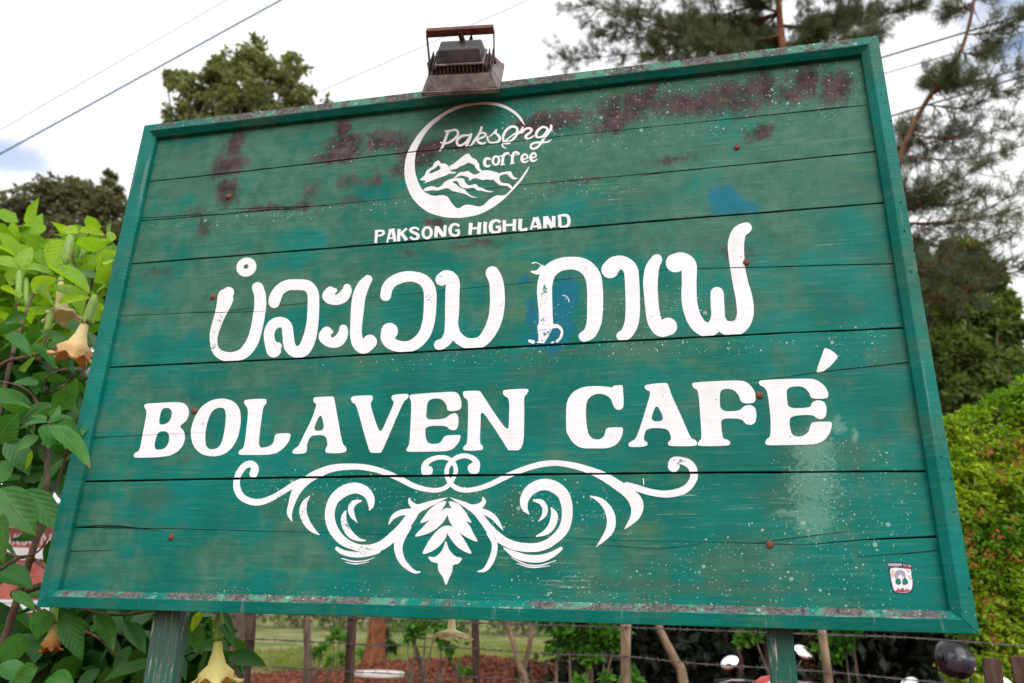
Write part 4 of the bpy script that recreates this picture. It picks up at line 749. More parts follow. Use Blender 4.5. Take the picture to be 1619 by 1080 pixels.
# ------------------------------------------------------------------ pines with needle tufts
def tufts(cs, dirs, n=42, L=.16, wd=.0085):
    c = np.repeat(np.array(cs), n, 0); d0 = np.repeat(np.array(dirs), n, 0); N = len(c)
    d = rs.normal(size=(N, 3)); d /= np.linalg.norm(d, axis=1)[:, None]; d = d * .85 + d0 * .75; d /= np.linalg.norm(d, axis=1)[:, None]
    l = L * (.65 + .5 * rs.rand(N, 1)); s = np.cross(d, rs.normal(size=(N, 3))); s /= np.linalg.norm(s, axis=1)[:, None]
    c = c + rs.normal(size=(N, 3)) * .025
    return np.stack([c - s * wd * .5, c + s * wd * .5, c + d * l], 1)
M_brown = simple('brown_pine_bark', (.07, .04, .026), (.18, .10, .06), 14, .9, .1, .8, .008, stretch=(1, 1, .35))
def pine(label, trunk, ends, Y, trr, spacing, base_px, sub=5, tuft_n=34, bark=None):
    bark = bark or M_pbark
    base = at(*base_px, Y); base.z = -.05; root = empty('pine_tree', base, label, 'tree', 'pines behind the sign')
    T = [at(p[0], p[1], Y + (p[2] if len(p) > 2 else 0)) - base for p in trunk]; T = [Vector((0, 0, 0)), Vector((T[0].x * .6, T[0].y * .6, T[0].z * .5))] + T
    TS = [Vector(p) for p in smooth([tuple(p) for p in T], 5)]; k = len(TS)
    MB().tube(TS, [trr * (1.3 - .9 * i / k) for i in range(k)], 9).build('trunk', bark, root, smooth=True)
    cs, ds = [], []
    for (px, py, dY, rr) in ends:
        E_ = at(px, py, Y + dY) - base
        s = min(TS, key=lambda q: (q - E_).length + max(0, q.z - E_.z + .2) * 2 + abs((E_ - q).length - 1.2) * .3); L = (E_ - s).length
        mid = (s + E_) * .5 + Vector((R.uniform(-.08, .08), R.uniform(-.08, .08), -.10)) * L
        br = [Vector(p) for p in smooth([tuple(s), tuple(s * .6 + mid * .4 + Vector((0, 0, -.02 * L))), tuple(mid), tuple(E_)], 5)]
        lim = MB(); lim.tube(br, [max(.006, trr * rr * (1 - .85 * i / len(br))) for i in range(len(br))], 6)
        for i in range(3, len(br)):
            for q in range(sub if i > 6 else 2):
                v = Vector((R.gauss(0, 1), R.gauss(0, 1), R.gauss(.25, .6))).normalized(); fw = (br[i] - br[i - 1]).normalized()
                v = (v * .8 + fw * .8).normalized(); l = R.uniform(.16, .5) * min(1.3, .5 + L * .25); e = br[i] + v * l; m_ = br[i] + v * l * .5 + Vector((0, 0, -.03))
                lim.tube([br[i], m_, e], [.008, .006, .004], 4, cap=False)
                for f in ((.55, .8, 1.) if bark is M_pbark else (1.,) if i < 8 else (.75, 1.)): 
                    cs.append(tuple(br[i] + (e - br[i]) * f + Vector((R.gauss(0, .02), R.gauss(0, .02), R.gauss(0, .02))))); ds.append(tuple(v))
        lim.build('branch', M_brown, root, smooth=True)
    V = tufts(cs, ds, tuft_n); quads('needles', V, M_ndl, root); return root
pine('tall pine with reddish trunk spreading its boughs over the top of the sign', [(1246, 420), (1240, 120), (1232, 20), (1226, -120), (1215, -260)],
     [(925, 8, 0, .4), (960, 50, .5, .4), (1010, 30, -.6, .4), (895, 95, 1, .3), (1045, 85, 0, .4), (1095, 40, .6, .4), (1110, 75, -.8, .3), (1150, 60, .9, .35), (990, -30, 0, .4), (1090, -50, .5, .4), (1150, -30, -.5, .4),
      (1190, 70, .6, .3), (1290, 50, -.5, .3), (1330, 30, .5, .4), (1380, 55, 0, .4), (1440, 12, .4, .4), (1400, -40, 0, .4), (1310, -60, .6, .4), (1350, 80, -.6, .3), (1040, -90, 0, .4), (1480, -60, 0, .4), (1235, -20, 1, .3), (1265, 90, 1, .3)], 10, .080, .3, (1255, 900), 9, 24)
pine('slender leaning pine with bluish needle tufts at the right edge', [(1380, 470), (1408, 330), (1424, 245), (1462, 165), (1500, 115), (1528, 55), (1545, -40), (1550, -160)],
     [(1500, 112, -.3, .3), (1470, 128, .3, .25), (1535, 120, 0, .3), (1435, 205, .3, .25), (1415, 285, -.4, .25), (1448, 315, .3, .25), (1580, 75, .3, .35), (1615, 130, 0, .4), (1600, 200, .4, .4), (1560, 255, -.3, .35), (1612, 28, 0, .35), (1500, 20, .5, .3), (1580, -20, 0, .3),
      (1650, 90, 0, .4), (1660, 220, .3, .4), (1520, 215, .5, .25), (1490, 300, 0, .3), (1550, 310, .5, .35), (1619, 300, 0, .4), (1595, 365, -.4, .35), (1560, 400, .3, .3), (1640, 400, 0, .35), (1700, 300, 0, .4), (1480, 375, .4, .3), (1600, 420, .2, .3), (1420, 240, .4, .25)], 8, .040, .3, (1620, 1040), 3, 22, M_brown)

# ------------------------------------------------------------------ hedge right with dried orange blossom
HB = [(1520, 690, 36), (1545, 655, 22), (1500, 680, 20), (1580, 700, 40), (1612, 655, 30), (1635, 620, 34), (1500, 740, 40), (1550, 760, 50), (1610, 760, 50), (1530, 830, 50), (1590, 850, 60), (1640, 800, 60), (1540, 910, 50), (1600, 930, 60), (1560, 985, 50), (1610, 1020, 50), (1500, 800, 50), (1510, 880, 50), (1520, 960, 50), (1490, 930, 60), (1660, 700, 60), (1700, 800, 80), (1700, 950, 90), (1560, 1080, 50), (1640, 1090, 60), (1680, 640, 60), (1760, 700, 80), (1470, 860, 60), (1470, 760, 50), (1520, 1060, 40)]
root = empty('flowering_hedge', (at(1620, 1000, 4.2).x, 4.2, 0), 'bright yellow-green hedge with rusty orange blossom right of the sign', 'hedge')
HB += [(R.uniform(1490, 1640), 0, R.uniform(7, 13)) for _ in range(16)]
HB = [(x, (690 - (x - 1500) * .45 + R.uniform(-34, 10)) if y == 0 else y, q) for x, y, q in HB]
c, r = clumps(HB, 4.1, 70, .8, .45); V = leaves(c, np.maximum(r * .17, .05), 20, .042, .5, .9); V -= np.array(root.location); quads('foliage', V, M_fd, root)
c2, r2 = clumps(HB[:30], 4.4, 16, .7, .1); V = leaves(c2, r2 * .4, 30, .05, .5, .4) - np.array(root.location); quads('inner_foliage', V, M_fe, root)  # darker leaf colour puts shade inside the hedge
BP = [(1568, 715), (1592, 705), (1600, 740), (1580, 745), (1556, 830), (1532, 865), (1538, 890), (1556, 885), (1552, 920), (1570, 850), (1600, 880), (1590, 960), (1610, 845), (1540, 850), (1612, 705), (1530, 925), (1562, 960), (1575, 1010)]
M_or = foliage_mat('rusty_orange_blossom', (.26, .075, .02), (.42, .17, .05), (.33, .11, .03), .3)
cc = []; 
for (x_, y_) in BP:
    for q in range(2): cc.append(tuple(at(x_ + R.gauss(0, 7), y_ + R.gauss(0, 12), 3.75 + R.uniform(-.1, .15))))
V = leaves(cc, .032, 9, .026, .6, 0, 1.5) - np.array(root.location); quads('dried_blossom', V, M_or, root)
mb = MB()
for (x_, y_) in ((1520, 720), (1560, 800), (1600, 700), (1640, 760), (1540, 900), (1620, 900)):
    P = at(x_, y_, 4.3) - Vector(root.location); mb.tube([Vector((P.x * .3, 0, -.1)), Vector((P.x * .6, .05, P.z * .5)), P], [.03, .02, .008], 6)
mb.build('stems', M_bark, root, smooth=True)

# ------------------------------------------------------------------ dark thicket behind the sign
def bush(name, label, blobs, Y, leaf, dens, per, mat, cat='bush', group=None, crad=.3, asp=.5, stem=None, th_=.8, up=.6):
    b0 = at(blobs[0][0], blobs[0][1], Y); z0 = hgt(b0.x, Y); root = empty(name, (b0.x, Y, z0), label, cat, group)
    c, r = clumps(blobs, Y, dens, th_, .3); V = leaves(c, r * crad, per, leaf, asp, up) - np.array(root.location); quads('foliage', V, mat, root)
    mb = MB()
    for b in blobs[:6]:
        P = at(b[0], b[1], Y + (b[3] if len(b) > 3 else 0)) - Vector(root.location); mb.tube([Vector((P.x * .35, 0, -.1)), Vector((P.x * .6 + R.uniform(-.05, .05), R.uniform(-.05, .05), P.z * .5)), P], [.022, .016, .006], 6)
    mb.build('stems', M_bark, root, smooth=True); return root
# a wood too dense to count: layered foliage from the ground up to the height of the boughs
N = 5200; C_ = np.stack([rs.uniform(-.6, 9.5, N), 9 + rs.rand(N) ** .8 * 5, rs.rand(N) * 3.6], 1)
keep = C_[:, 0] > -.4 + .5 * rs.rand(N) + (C_[:, 1] - 9) * .05
M_th = foliage_mat('thicket_leaves', (.003, .008, .002), (.009, .020, .006), (.005, .008, .003), .08)  # near-black leaves: shade of the dense growth is put into the colour
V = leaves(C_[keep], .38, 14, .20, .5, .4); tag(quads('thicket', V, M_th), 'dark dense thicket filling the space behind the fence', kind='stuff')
M_shade = simple('dark_leaf_litter', (.012, .012, .008), (.03, .028, .02), 3, .95, .05, .6, .04)
mb = MB()
for k in range(46):
    x = R.uniform(-.2, 9.5); y = R.uniform(9.5, 14); h = R.uniform(2.6, 3.4); mb.tube([(x, y, -.1), (x + R.uniform(-.3, .3), y, h * .5), (x + R.uniform(-.6, .6), y, h)], [.07, .05, .03], 6)
tag(mb.build('thicket_stems', M_bark, smooth=True), 'thin crowded stems standing in the dark thicket', kind='stuff')
bush('leafy_shrub', 'light green leafy shrub just behind the fence right of the middle post', [(900, 1000, 30), (940, 985, 30), (930, 1030, 26), (960, 1015, 26), (975, 1000, 22), (880, 1020, 18), (935, 960, 60), (870, 960, 40)], 5.4, .085, 22, 20, M_ff, group='shrubs behind the wire fence')
bush('leafy_shrub', 'small green shrub between the two scooters behind the sign', [(1335, 1010, 26), (1310, 1025, 20), (1345, 990, 30), (1290, 985, 30), (1220, 975, 40), (1190, 1000, 24), (1175, 1015, 18)], 5.0, .07, 22, 20, M_ff, group='shrubs behind the wire fence')
bush('leafy_shrub', 'low green shrub in the red earth near the stone table', [(500, 1035, 16), (525, 1050, 18), (512, 1020, 12), (540, 1042, 12)], 10.5, .10, 20, 16, M_ff, group='shrubs behind the wire fence')
bush('leafy_shrub', 'small green shrub growing left of the red tree trunk', [(535, 1005, 14), (548, 1012, 14), (525, 1000, 10), (575, 1038, 10)], 16, .16, 20, 14, M_ff, group='shrubs behind the wire fence')
bush('leafy_shrub', 'dark rounded shrub right of the red tree trunk', [(612, 1015, 13), (616, 1028, 13), (608, 1002, 9)], 17, .16, 30, 18, M_fe, group='shrubs behind the wire fence')
bush('leafy_shrub', 'green shrub with thin stems under the cream trumpet flower', [(660, 990, 22), (645, 1005, 12), (690, 985, 22), (712, 1030, 14), (700, 1015, 12), (675, 975, 26), (725, 1000, 14), (655, 970, 30), (740, 1060, 12)], 6.2, .075, 20, 15, M_ff, group='shrubs behind the wire fence')
bush('leafy_shrub', 'dark green shrub low down at the foot of the leaning middle stems', [(1000, 1075, 26), (960, 1082, 20), (920, 1078, 14)], 5.0, .07, 20, 16, M_ff, group='shrubs behind the wire fence')
# stems and slanting trunks
def stem(pts, Y, r, label, mat=None, name='sapling', cat='sapling', leaf_b=None):
    P = [at(*p, Y) for p in pts]; P.append(Vector((P[-1].x + (P[-1].x - P[0].x) * .3, Y, -.08))); base = P[-1].copy(); root = empty(name, base, label, cat)
    Q = [Vector(q) for q in smooth([tuple(p - base) for p in P], 4)]
    MB().tube(Q, [r * (.7 + .5 * i / len(Q)) for i in range(len(Q))], 7).build('trunk', mat or M_bark, root, smooth=True)
    top = P[0]; cs = [tuple(top + Vector((R.gauss(0, .12), R.gauss(0, .1), R.uniform(.0, .5))) - base) for k in range(12)]
    quads('crown', leaves(cs, .14, 12, .09, .45), leaf_b or M_fe, root)
M_tan = simple('pale_stem_bark', (.16, .11, .07), (.30, .22, .15), 20, .85, .1, .5, .004, stretch=(1, 1, .3)); M_pole = simple('brown_fence_post_wood', (.045, .028, .022), (.11, .075, .06), 18, .85, .1, .7, .004, stretch=(1, 1, .2))
stem([(803, 985), (812, 1020), (824, 1060), (832, 1085)], 6.0, .032, 'slanting pale sapling stem, left arm of the V behind the fence', M_tan)
stem([(842, 975), (838, 1015), (830, 1050), (824, 1085)], 6.15, .030, 'upright pale sapling stem, right arm of the V behind the fence', M_tan)
stem([(932, 1035), (934, 1055), (936, 1085)], 5.5, .014, 'thin bare stem between the V stems and the tan fence post', M_tan)
stem([(1038, 975), (1048, 1005), (1068, 1045), (1082, 1085)], 5.2, .042, 'thick leaning pale stem between the tan fence post and the right sign post', M_tan)
stem([(648, 1000), (660, 1035), (668, 1085)], 6.4, .026, 'dark bent sapling stem left of the cream trumpet flower', M_bark, leaf_b=M_ff)
stem([(708, 1005), (712, 1040), (728, 1085)], 6.3, .030, 'dark bent sapling stem right below the cream trumpet flower', M_bark, leaf_b=M_ff)
stem([(484, 930), (485, 1000), (487, 1040)], 9.6, .062, 'dark slim trunk standing before the grass field', M_bark, 'slim_tree', 'tree')
# big red-barked tree on the mound
root = empty('red_trunk_tree', (at(592, 1030, 16).x, 16, hgt(at(592, 1030, 16).x, 16) - .1), 'stout tree with reddish trunk on the red earth mound', 'tree')
MB().tube([(0, 0, 0), (0, 0, .25), (.02, 0, .8), (.03, 0, 2.2), (.1, .1, 4.5), (.2, .2, 7)], [.42, .27, .21, .19, .15, .08], 12).build('trunk', M_pbark, root, smooth=True)
quads('crown', leaves([(R.gauss(0, 1.2), R.gauss(0, 1.2), R.uniform(5, 8)) for i in range(60)], .5, 24, .18, .5), M_fb, root)
# far tree line
N = 900; xx = rs.uniform(-45, 40, N); C_ = np.stack([xx, 62 + rs.rand(N) * 5, .3 + rs.rand(N) * (4.0 + 1.2 * np.sin(xx * .35) + .8 * np.sin(xx * 1.1))], 1); V = leaves(C_, 1.1, 22, .5, .5, .5)
tag(quads('distant_treeline', V, M_fb), 'dark distant tree line beyond the grass field', kind='stuff')
# grass blades on the field and crumbs of earth on the mound
N = 9000; gy = 18.5 + rs.rand(N) ** 1.6 * 24; gx = rs.uniform(-14, 8, N); gz = np.array([hgt(a, b) for a, b in zip(gx, gy)])
M_gr = foliage_mat('field_grass', (.10, .18, .02), (.26, .30, .06), (.34, .30, .13), .35); V = leaves(np.stack([gx, gy, gz + .05], 1), .14, 6, .20, .12, -.3, .5); tag(quads('grass', V, M_gr), 'short grass growing on the field behind the fence', kind='stuff')
N = 9000; gx = rs.normal(-2.2, 2.6, N); gy = rs.uniform(11.5, 18.6, N); gz = np.array([hgt(a, b) for a, b in zip(gx, gy)])
M_cr = foliage_mat('red_earth_crumbs', (.09, .028, .014), (.30, .10, .05), (.17, .055, .03), 0); V = leaves(np.stack([gx, gy, gz + .02], 1), .10, 5, .055, .8, .8, .3); tag(quads('earth_crumbs', V, M_cr), 'loose red earth crumbs on the mound', kind='stuff')
# low plants on the ground at left
N = 1000; C_ = np.array([[at(a, 1000, b).x, b, c] for a, b, c in zip(rs.uniform(-500, 350, N), rs.uniform(3.0, 5.3, N), rs.rand(N) ** .7 * 1.28)])
V = leaves(C_, .20, 20, .085, .5, .8); tag(quads('undergrowth', V, M_fe), 'low green undergrowth under the trumpet flower shrub', kind='stuff')

# ------------------------------------------------------------------ kiosk glimpsed at lower left
KY = 5.6; kx0, kx1 = at(-260, 900, KY).x, at(215, 900, KY).x; zz = lambda py: at(30, py, KY).z
kiosk = empty('roadside_stall', ((kx0 + kx1) / 2, KY + .6, 0), 'red and white painted stall half hidden behind the trumpet flower leaves', 'stall')
M_red = simple('faded_red_paint', (.30, .065, .05), (.42, .12, .095), 6, .6, .3, .2); M_kw = simple('off_white_board_paint', (.62, .60, .60), (.74, .72, .72), 6, .6, .3, .2); M_kd = simple('dark_stall_interior', (.03, .025, .02), (.08, .06, .045), 5, .8, .1)
def kb(name, z0, z1, mat, y=KY, d=.04, xa=kx0, xb=kx1):
    return bev(MB().box(((xa + xb) / 2 - kiosk.location.x, y - kiosk.location.y, (z0 + z1) / 2), ((xb - xa) / 2, d / 2, (z1 - z0) / 2)).build(name, mat, kiosk), .004, 1)
kb('fascia_board', zz(834), zz(815), M_kw, KY - .03, .05); kb('sign_panel', zz(866), zz(834.5), M_red, KY - .01); kb('lower_rail', zz(884), zz(867), M_kw, KY - .03, .05); kb('wall_panel', zz(948), zz(885), M_red, KY); kb('wall_rail', zz(968), zz(949), M_kw, KY - .03, .05); kb('wall_panel', zz(986), zz(968.5), M_red, KY - .01)
kb('wall_rail', zz(990), zz(986.5), M_kw, KY - .03, .05); kb('counter_wall', 0, zz(990.5), M_kd, KY)
MB().add([(kx0 - kiosk.location.x - .2, -.95, zz(812)), (kx1 - kiosk.location.x + .2, -.95, zz(812)), (kx1 - kiosk.location.x + .2, 1.2, zz(812) + .35), (kx0 - kiosk.location.x - .2, 1.2, zz(812) + .35), (kx0 - kiosk.location.x - .2, -.95, zz(812) + .03), (kx1 - kiosk.location.x + .2, -.95, zz(812) + .03), (kx1 - kiosk.location.x + .2, 1.2, zz(812) + .38), (kx0 - kiosk.location.x - .2, 1.2, zz(812) + .38)],
         [(0, 3, 2, 1), (4, 5, 6, 7), (0, 1, 5, 4), (1, 2, 6, 5), (2, 3, 7, 6), (3, 0, 4, 7)]).build('roof', M_kd, kiosk)
for s in (kx0 + .05, kx1 - .05): MB().box((s - kiosk.location.x, .9, .9), (.05, .05, .9)).build('roof_post', M_pole, kiosk)
fc = D.curves.new('stall_lettering', 'FONT'); fc.body = 'PAKSONG'; fc.size = (zz(843) - zz(862)) * 1.35; fc.extrude = .004; fc.space_character = 1.1
fo = D.objects.new('tmp_text', fc); COL.objects.link(fo); dg = bpy.context.evaluated_depsgraph_get(); me = D.meshes.new_from_object(fo.evaluated_get(dg)); D.objects.remove(fo)
lo = D.objects.new('lettering', me); COL.objects.link(lo); me.materials.clear(); me.materials.append(M_kw); lo.parent = kiosk
px0 = at(-8, 862, KY - .03); lo.matrix_local = Matrix.Translation((px0.x - kiosk.location.x, -.636, zz(862))) @ Matrix.Rotation(math.pi / 2, 4, 'X')

# ------------------------------------------------------------------ wire fence
FY = 2.7
M_wire = simple('galvanised_wire', (.06, .05, .05), (.15, .13, .13), 60, .5, .4, bump=None, metal=.3)
fence = empty('barbed_wire_fence', (at(990, 1000, FY).x, FY, 0), 'barbed wire fence with rough timber posts running behind the sign', 'fence'); FO = Vector(fence.location)
for (top, bot, wpx, mat) in (((398, 962), (388, 1080), 15, M_pole), ((558, 960), (552, 1080), 15, M_pole), ((751, 965), (754, 1080), 12, M_pole), ((991, 960), (991, 1080), 17, M_tan), ((1296, 980), (1308, 1080), 13, M_tan), ((1700, 980), (1704, 1080), 15, M_pole), ((120, 960), (112, 1080), 15, M_pole)):
    a, b = at(*top, FY) - FO, at(*bot, FY) - FO; r = wpx * pxm(a + FO) / 2; d = (b - a) / (b.z - a.z)
    pts = [a + d * (z - a.z) + Vector((R.gauss(0, .004), 0, 0)) for z in [1.62, 1.3, 1.0, .7, .4, .1, -.15]]
    MB().tube(pts, [r * R.uniform(.92, 1.06) for _ in pts], 9).build('fence_post', mat, fence, smooth=True)
for pts in ([(-200, 945), (120, 958), (395, 968), (555, 976), (751, 985), (991, 992), (1100, 996), (1296, 1003), (1450, 1009), (1702, 1028)], [(-200, 985), (120, 1000), (395, 1010), (555, 1018), (751, 1026), (870, 1034), (991, 1038), (1100, 1049), (1302, 1062), (1450, 1076), (1704, 1098)],
            [(-200, 1020), (115, 1038), (392, 1052), (554, 1062), (753, 1071), (900, 1081), (1300, 1110), (1704, 1140)]):
    P = [at(*p, FY - .035) - FO for p in pts]; Q = [Vector(q) for q in smooth([tuple(p) for p in P], 10)]; mb = MB()
    for s in (0, math.pi): mb.tube([q + Vector((0, 0.0028 * math.cos(i * 1.3 + s), .0028 * math.sin(i * 1.3 + s))) for i, q in enumerate(Q)], .0019, 5, False)
    for i in range(0, len(Q) - 1):
        d = Q[i + 1] - Q[i]; nb = max(1, int(d.length / .11))
        for k in range(nb):
            c = Q[i] + d * (k / nb); a1 = R.uniform(0, 6.28)
            for s in (0, 1.9): v = Vector((.25, math.cos(a1 + s), math.sin(a1 + s))).normalized() * .014; mb.tube([c - v, c + v], .0016, 4, False)
    mb.build('barbed_wire', M_wire, fence)
# picket fence bottom right
pf = empty('picket_fence', (at(1600, 1040, 3.3).x, 3.3, 0), 'short brown wooden picket fence at the foot of the hedge', 'fence')
for k in range(7):
    x0 = at(1566 + k * 45, 1040, 3.3).x - pf.location.x; wd = 13 * pxm(at(1566, 1040, 3.3)); zt = at(1566, 1038 + R.uniform(-5, 4), 3.3).z
    bev(MB().box((x0, 0, zt / 2 - .02), (wd, .012, zt / 2 + .02)).build('picket', M_pole, pf), .003, 1)
for z in (.4, .95): bev(MB().box((at(1700, 1040, 3.3).x - pf.location.x, .03, z), (.75, .015, .035)).build('rail', M_pole, pf), .003, 1)

# ------------------------------------------------------------------ round stone table
ty = 9.2; tp = at(600, 1062, ty); tb = empty('stone_table', (tp.x, ty, hgt(tp.x, ty)), 'round pale stone garden table in front of the red mound', 'table'); th_ = tp.z - tb.location.z; rr = 40 * pxm(tp)
M_st = simple('pale_stone', (.50, .46, .42), (.66, .62, .58), 10, .7, .3, .3, .003)
MB().lathe([(.0001, th_), (rr - .01, th_), (rr, th_ - .012), (rr, th_ - .05), (rr - .02, th_ - .065), (.0001, th_ - .065)], 40).build('tabletop', M_st, tb); MB().lathe([(.12, th_ - .066), (.09, th_ * .6), (.09, th_ * .3), (.17, .08), (.19, -.05)], 20).build('pedestal', M_st, tb, smooth=True)

# ------------------------------------------------------------------ scooters and helmet
M_blk = simple('black_plastic', (.012, .012, .014), (.02, .02, .022), 30, .35, .5, bump=None); M_sred = simple('red_scooter_paint', (.36, .02, .025), (.42, .03, .03), 5, .2, .6, bump=None); M_sgr = simple('silver_grey_plastic', (.25, .25, .28), (.34, .34, .37), 10, .35, .5, bump=None)
M_mir = NT('mirror_glass', .04, .8); M_mir = M_mir.out((.86, .88, .9), metal=1.); M_rub = simple('tyre_rubber', (.02, .02, .02), (.035, .033, .03), 20, .9, .2); M_vis = simple('dark_visor', (.03, .03, .045), (.05, .05, .07), 5, .08, .9, bump=None)
def scooter(label, ml, mrr, Y, paint_, rot=0.):
    Lm, Rm = at(*ml, Y), at(*mrr, Y); cen = (Lm + Rm) * .5; root = empty('scooter', (cen.x, Y, 0), label, 'scooter', 'scooters parked behind the sign'); o = Vector(root.location)
    hw = (Rm.x - Lm.x) / 2; hz = cen.z - .15; M = Matrix.Rotation(rot, 4, 'Z')
    def bb(name, mb, mat, par=root, sm=True):
        mb.v = [tuple(M @ Vector(p)) for p in mb.v]; return mb.build(name, mat, par, smooth=sm)
    # handlebar, grips, levers
    hb = bb('handlebar', MB().tube([(-.33, .05, hz - .02), (-.2, .0, hz), (-.08, -.01, hz - .01), (.08, -.01, hz - .01), (.2, .0, hz), (.33, .05, hz - .02)], .013, 8), M_blk)
    for s in (-1, 1):
        bb('grip', MB().tube([(s * .24, .015, hz - .005), (s * .35, .055, hz - .022)], .018, 10), M_rub); bb('brake_lever', MB().tube([(s * .16, -.03, hz), (s * .25, -.055, hz), (s * .34, -.02, hz - .03)], .006, 6), M_sgr)
        mz = (Rm.z if s > 0 else Lm.z); mirx = s * hw
        mo = bb('mirror', MB().tube([(s * .16, 0, hz), (s * .19, .0, hz + .08), (mirx, .0, mz - .03)], .006, 6), M_blk)
        Mm = Matrix.Translation((mirx, 0, mz)) @ Matrix.Rotation(s * .5, 4, 'Y') @ Matrix.Rotation(math.pi / 2 - .42, 4, 'X')
        bb('mirror_shell', MB().lathe([(.0001, -.03), (.04, -.026), (.062, -.008), (.064, .0)], 18, Mm @ Matrix.Diagonal((1, .68, 1, 1))), M_blk, mo)
        bb('mirror_glass', MB().lathe([(.0635, .0), (.060, .003), (.0001, .004)], 18, Mm @ Matrix.Diagonal((1, .68, 1, 1))), M_mir, mo)
    cowl = MB().lathe([(.0001, .07), (.05, .06), (.1, .02), (.125, -.04), (.10, -.1), (.0001, -.12)], 16, Matrix.Translation((0, -.06, hz - .03)) @ Matrix.Diagonal((1.15, .8, 1, 1))); bb('headlight_cowl', cowl, paint_)
    bb('headlight', MB().lathe([(.0001, .02), (.04, .016), (.062, .0), (.06, -.02)], 16, Matrix.Translation((0, -.155, hz - .05)) @ Matrix.Rotation(math.pi / 2, 4, 'X')), M_mir)
    bb('leg_shield', MB().add([(-.2, -.12, hz - .16), (.2, -.12, hz - .16), (.24, -.02, .5), (.1, .0, .28), (-.1, .0, .28), (-.24, -.02, .5), (-.2, -.06, hz - .16), (.2, -.06, hz - .16), (.24, .04, .5), (.1, .06, .28), (-.1, .06, .28), (-.24, .04, .5)],
       [(0, 1, 2, 3, 4, 5), (11, 10, 9, 8, 7, 6)] + [(i, (i + 1) % 6, 6 + (i + 1) % 6, 6 + i) for i in range(6)]), paint_, sm=False)
    for (y, nm) in ((-.22, 'front_wheel'), (1.02, 'rear_wheel')):
        Mw = Matrix.Translation((0, y, .26)) @ Matrix.Rotation(math.pi / 2, 4, 'Y')
        wv = bb(nm, MB().lathe([(.2, -.03), (.245, -.035), (.265, 0), (.245, .035), (.2, .03), (.2, -.03)], 28, Mw), M_rub); bb('rim', MB().lathe([(.199, -.02), (.03, -.03), (.03, .03), (.199, .02)], 18, Mw), M_sgr, wv)
    bb('front_fork', MB().tube([(-.07, -.22, .26), (-.06, -.12, .55), (0, -.06, .8), (.06, -.12, .55), (.07, -.22, .26)], .018, 8), M_sgr); bb('front_fender', MB().tube([(0, -.46, .38), (0, -.34, .50), (0, -.2, .54), (0, -.05, .48)], [.03, .07, .075, .05], 10), paint_)
    bb('body_panel', MB().tube([(0, .05, .36), (0, .3, .40), (0, .6, .58), (0, .9, .64), (0, 1.2, .66)], [.10, .13, .15, .14, .06], 12), paint_); bb('seat', MB().tube([(0, .38, .74), (0, .6, .79), (0, .9, .80), (0, 1.15, .82)], [.07, .11, .12, .07], 12), M_blk)
    bb('exhaust', MB().tube([(.12, .4, .25), (.15, .8, .27), (.16, 1.2, .34)], [.02, .045, .05], 10), M_sgr); return root
scooter('red scooter behind the right sign post, two oval mirrors raised', (1153, 1047), (1271, 1031), 3.95, M_sred, .1)
s2 = scooter('dark scooter with a black helmet on its bars near the hedge', (1436, 1084), (1580, 1078), 3.8, M_blk, -.5)
hp = at(1508, 1042, 3.62); hel = empty('helmet', hp, 'glossy black motorcycle helmet hanging on the scooter near the hedge', 'helmet')
r = .118; shell = MB(); n1_, n2_ = 14, 22
for i in range(n1_ + 1):
    a = math.pi * (i / n1_) * .80
    for k in range(n2_):
        b = 2 * math.pi * k / n2_; x, y, z = r * math.sin(a) * math.cos(b) * .92, r * math.sin(a) * math.sin(b) * 1.12, r * math.cos(a)
        if z < -.05 and y < 0: y *= 1.06
        shell.v.append((x, y, z))
for i in range(n1_):
    for k in range(n2_): shell.f.append((i * n2_ + k, i * n2_ + (k + 1) % n2_, (i + 1) * n2_ + (k + 1) % n2_, (i + 1) * n2_ + k))
M_hb = simple('glossy_black_shell', (.006, .006, .009), (.012, .011, .016), 4, .22, .5, bump=None)
shell.build('shell', M_hb, hel, smooth=True); vz = MB()
for i in range(7):
    for k in range(11):
        a = math.pi * (.36 + .26 * i / 6); b = -math.pi / 2 + (k / 10 - .5) * 1.9; q = r * 1.035; vz.v.append((q * math.sin(a) * math.cos(b) * .94, q * math.sin(a) * math.sin(b) * 1.13, q * math.cos(a)))
for i in range(6):
    for k in range(10): vz.f.append((i * 11 + k, i * 11 + k + 1, (i + 1) * 11 + k + 1, (i + 1) * 11 + k))
vz.build('visor', M_vis, hel, smooth=True)
for s in (-1, 1): MB().lathe([(.0001, .01), (.02, .008), (.024, 0)], 12, Matrix.Translation((s * r * .9, -.03, .01)) @ Matrix.Rotation(s * math.pi / 2, 4, 'Y')).build('visor_hinge', M_blk, hel, smooth=True)
MB().tube([(-.1, -.03, -.09), (-.07, -.05, -.17), (0, -.04, -.2), (.07, -.05, -.17), (.1, -.03, -.09)], .008, 6).build('chin_strap', M_blk, hel, smooth=True)
hel.rotation_euler = (.25, .1, .3)
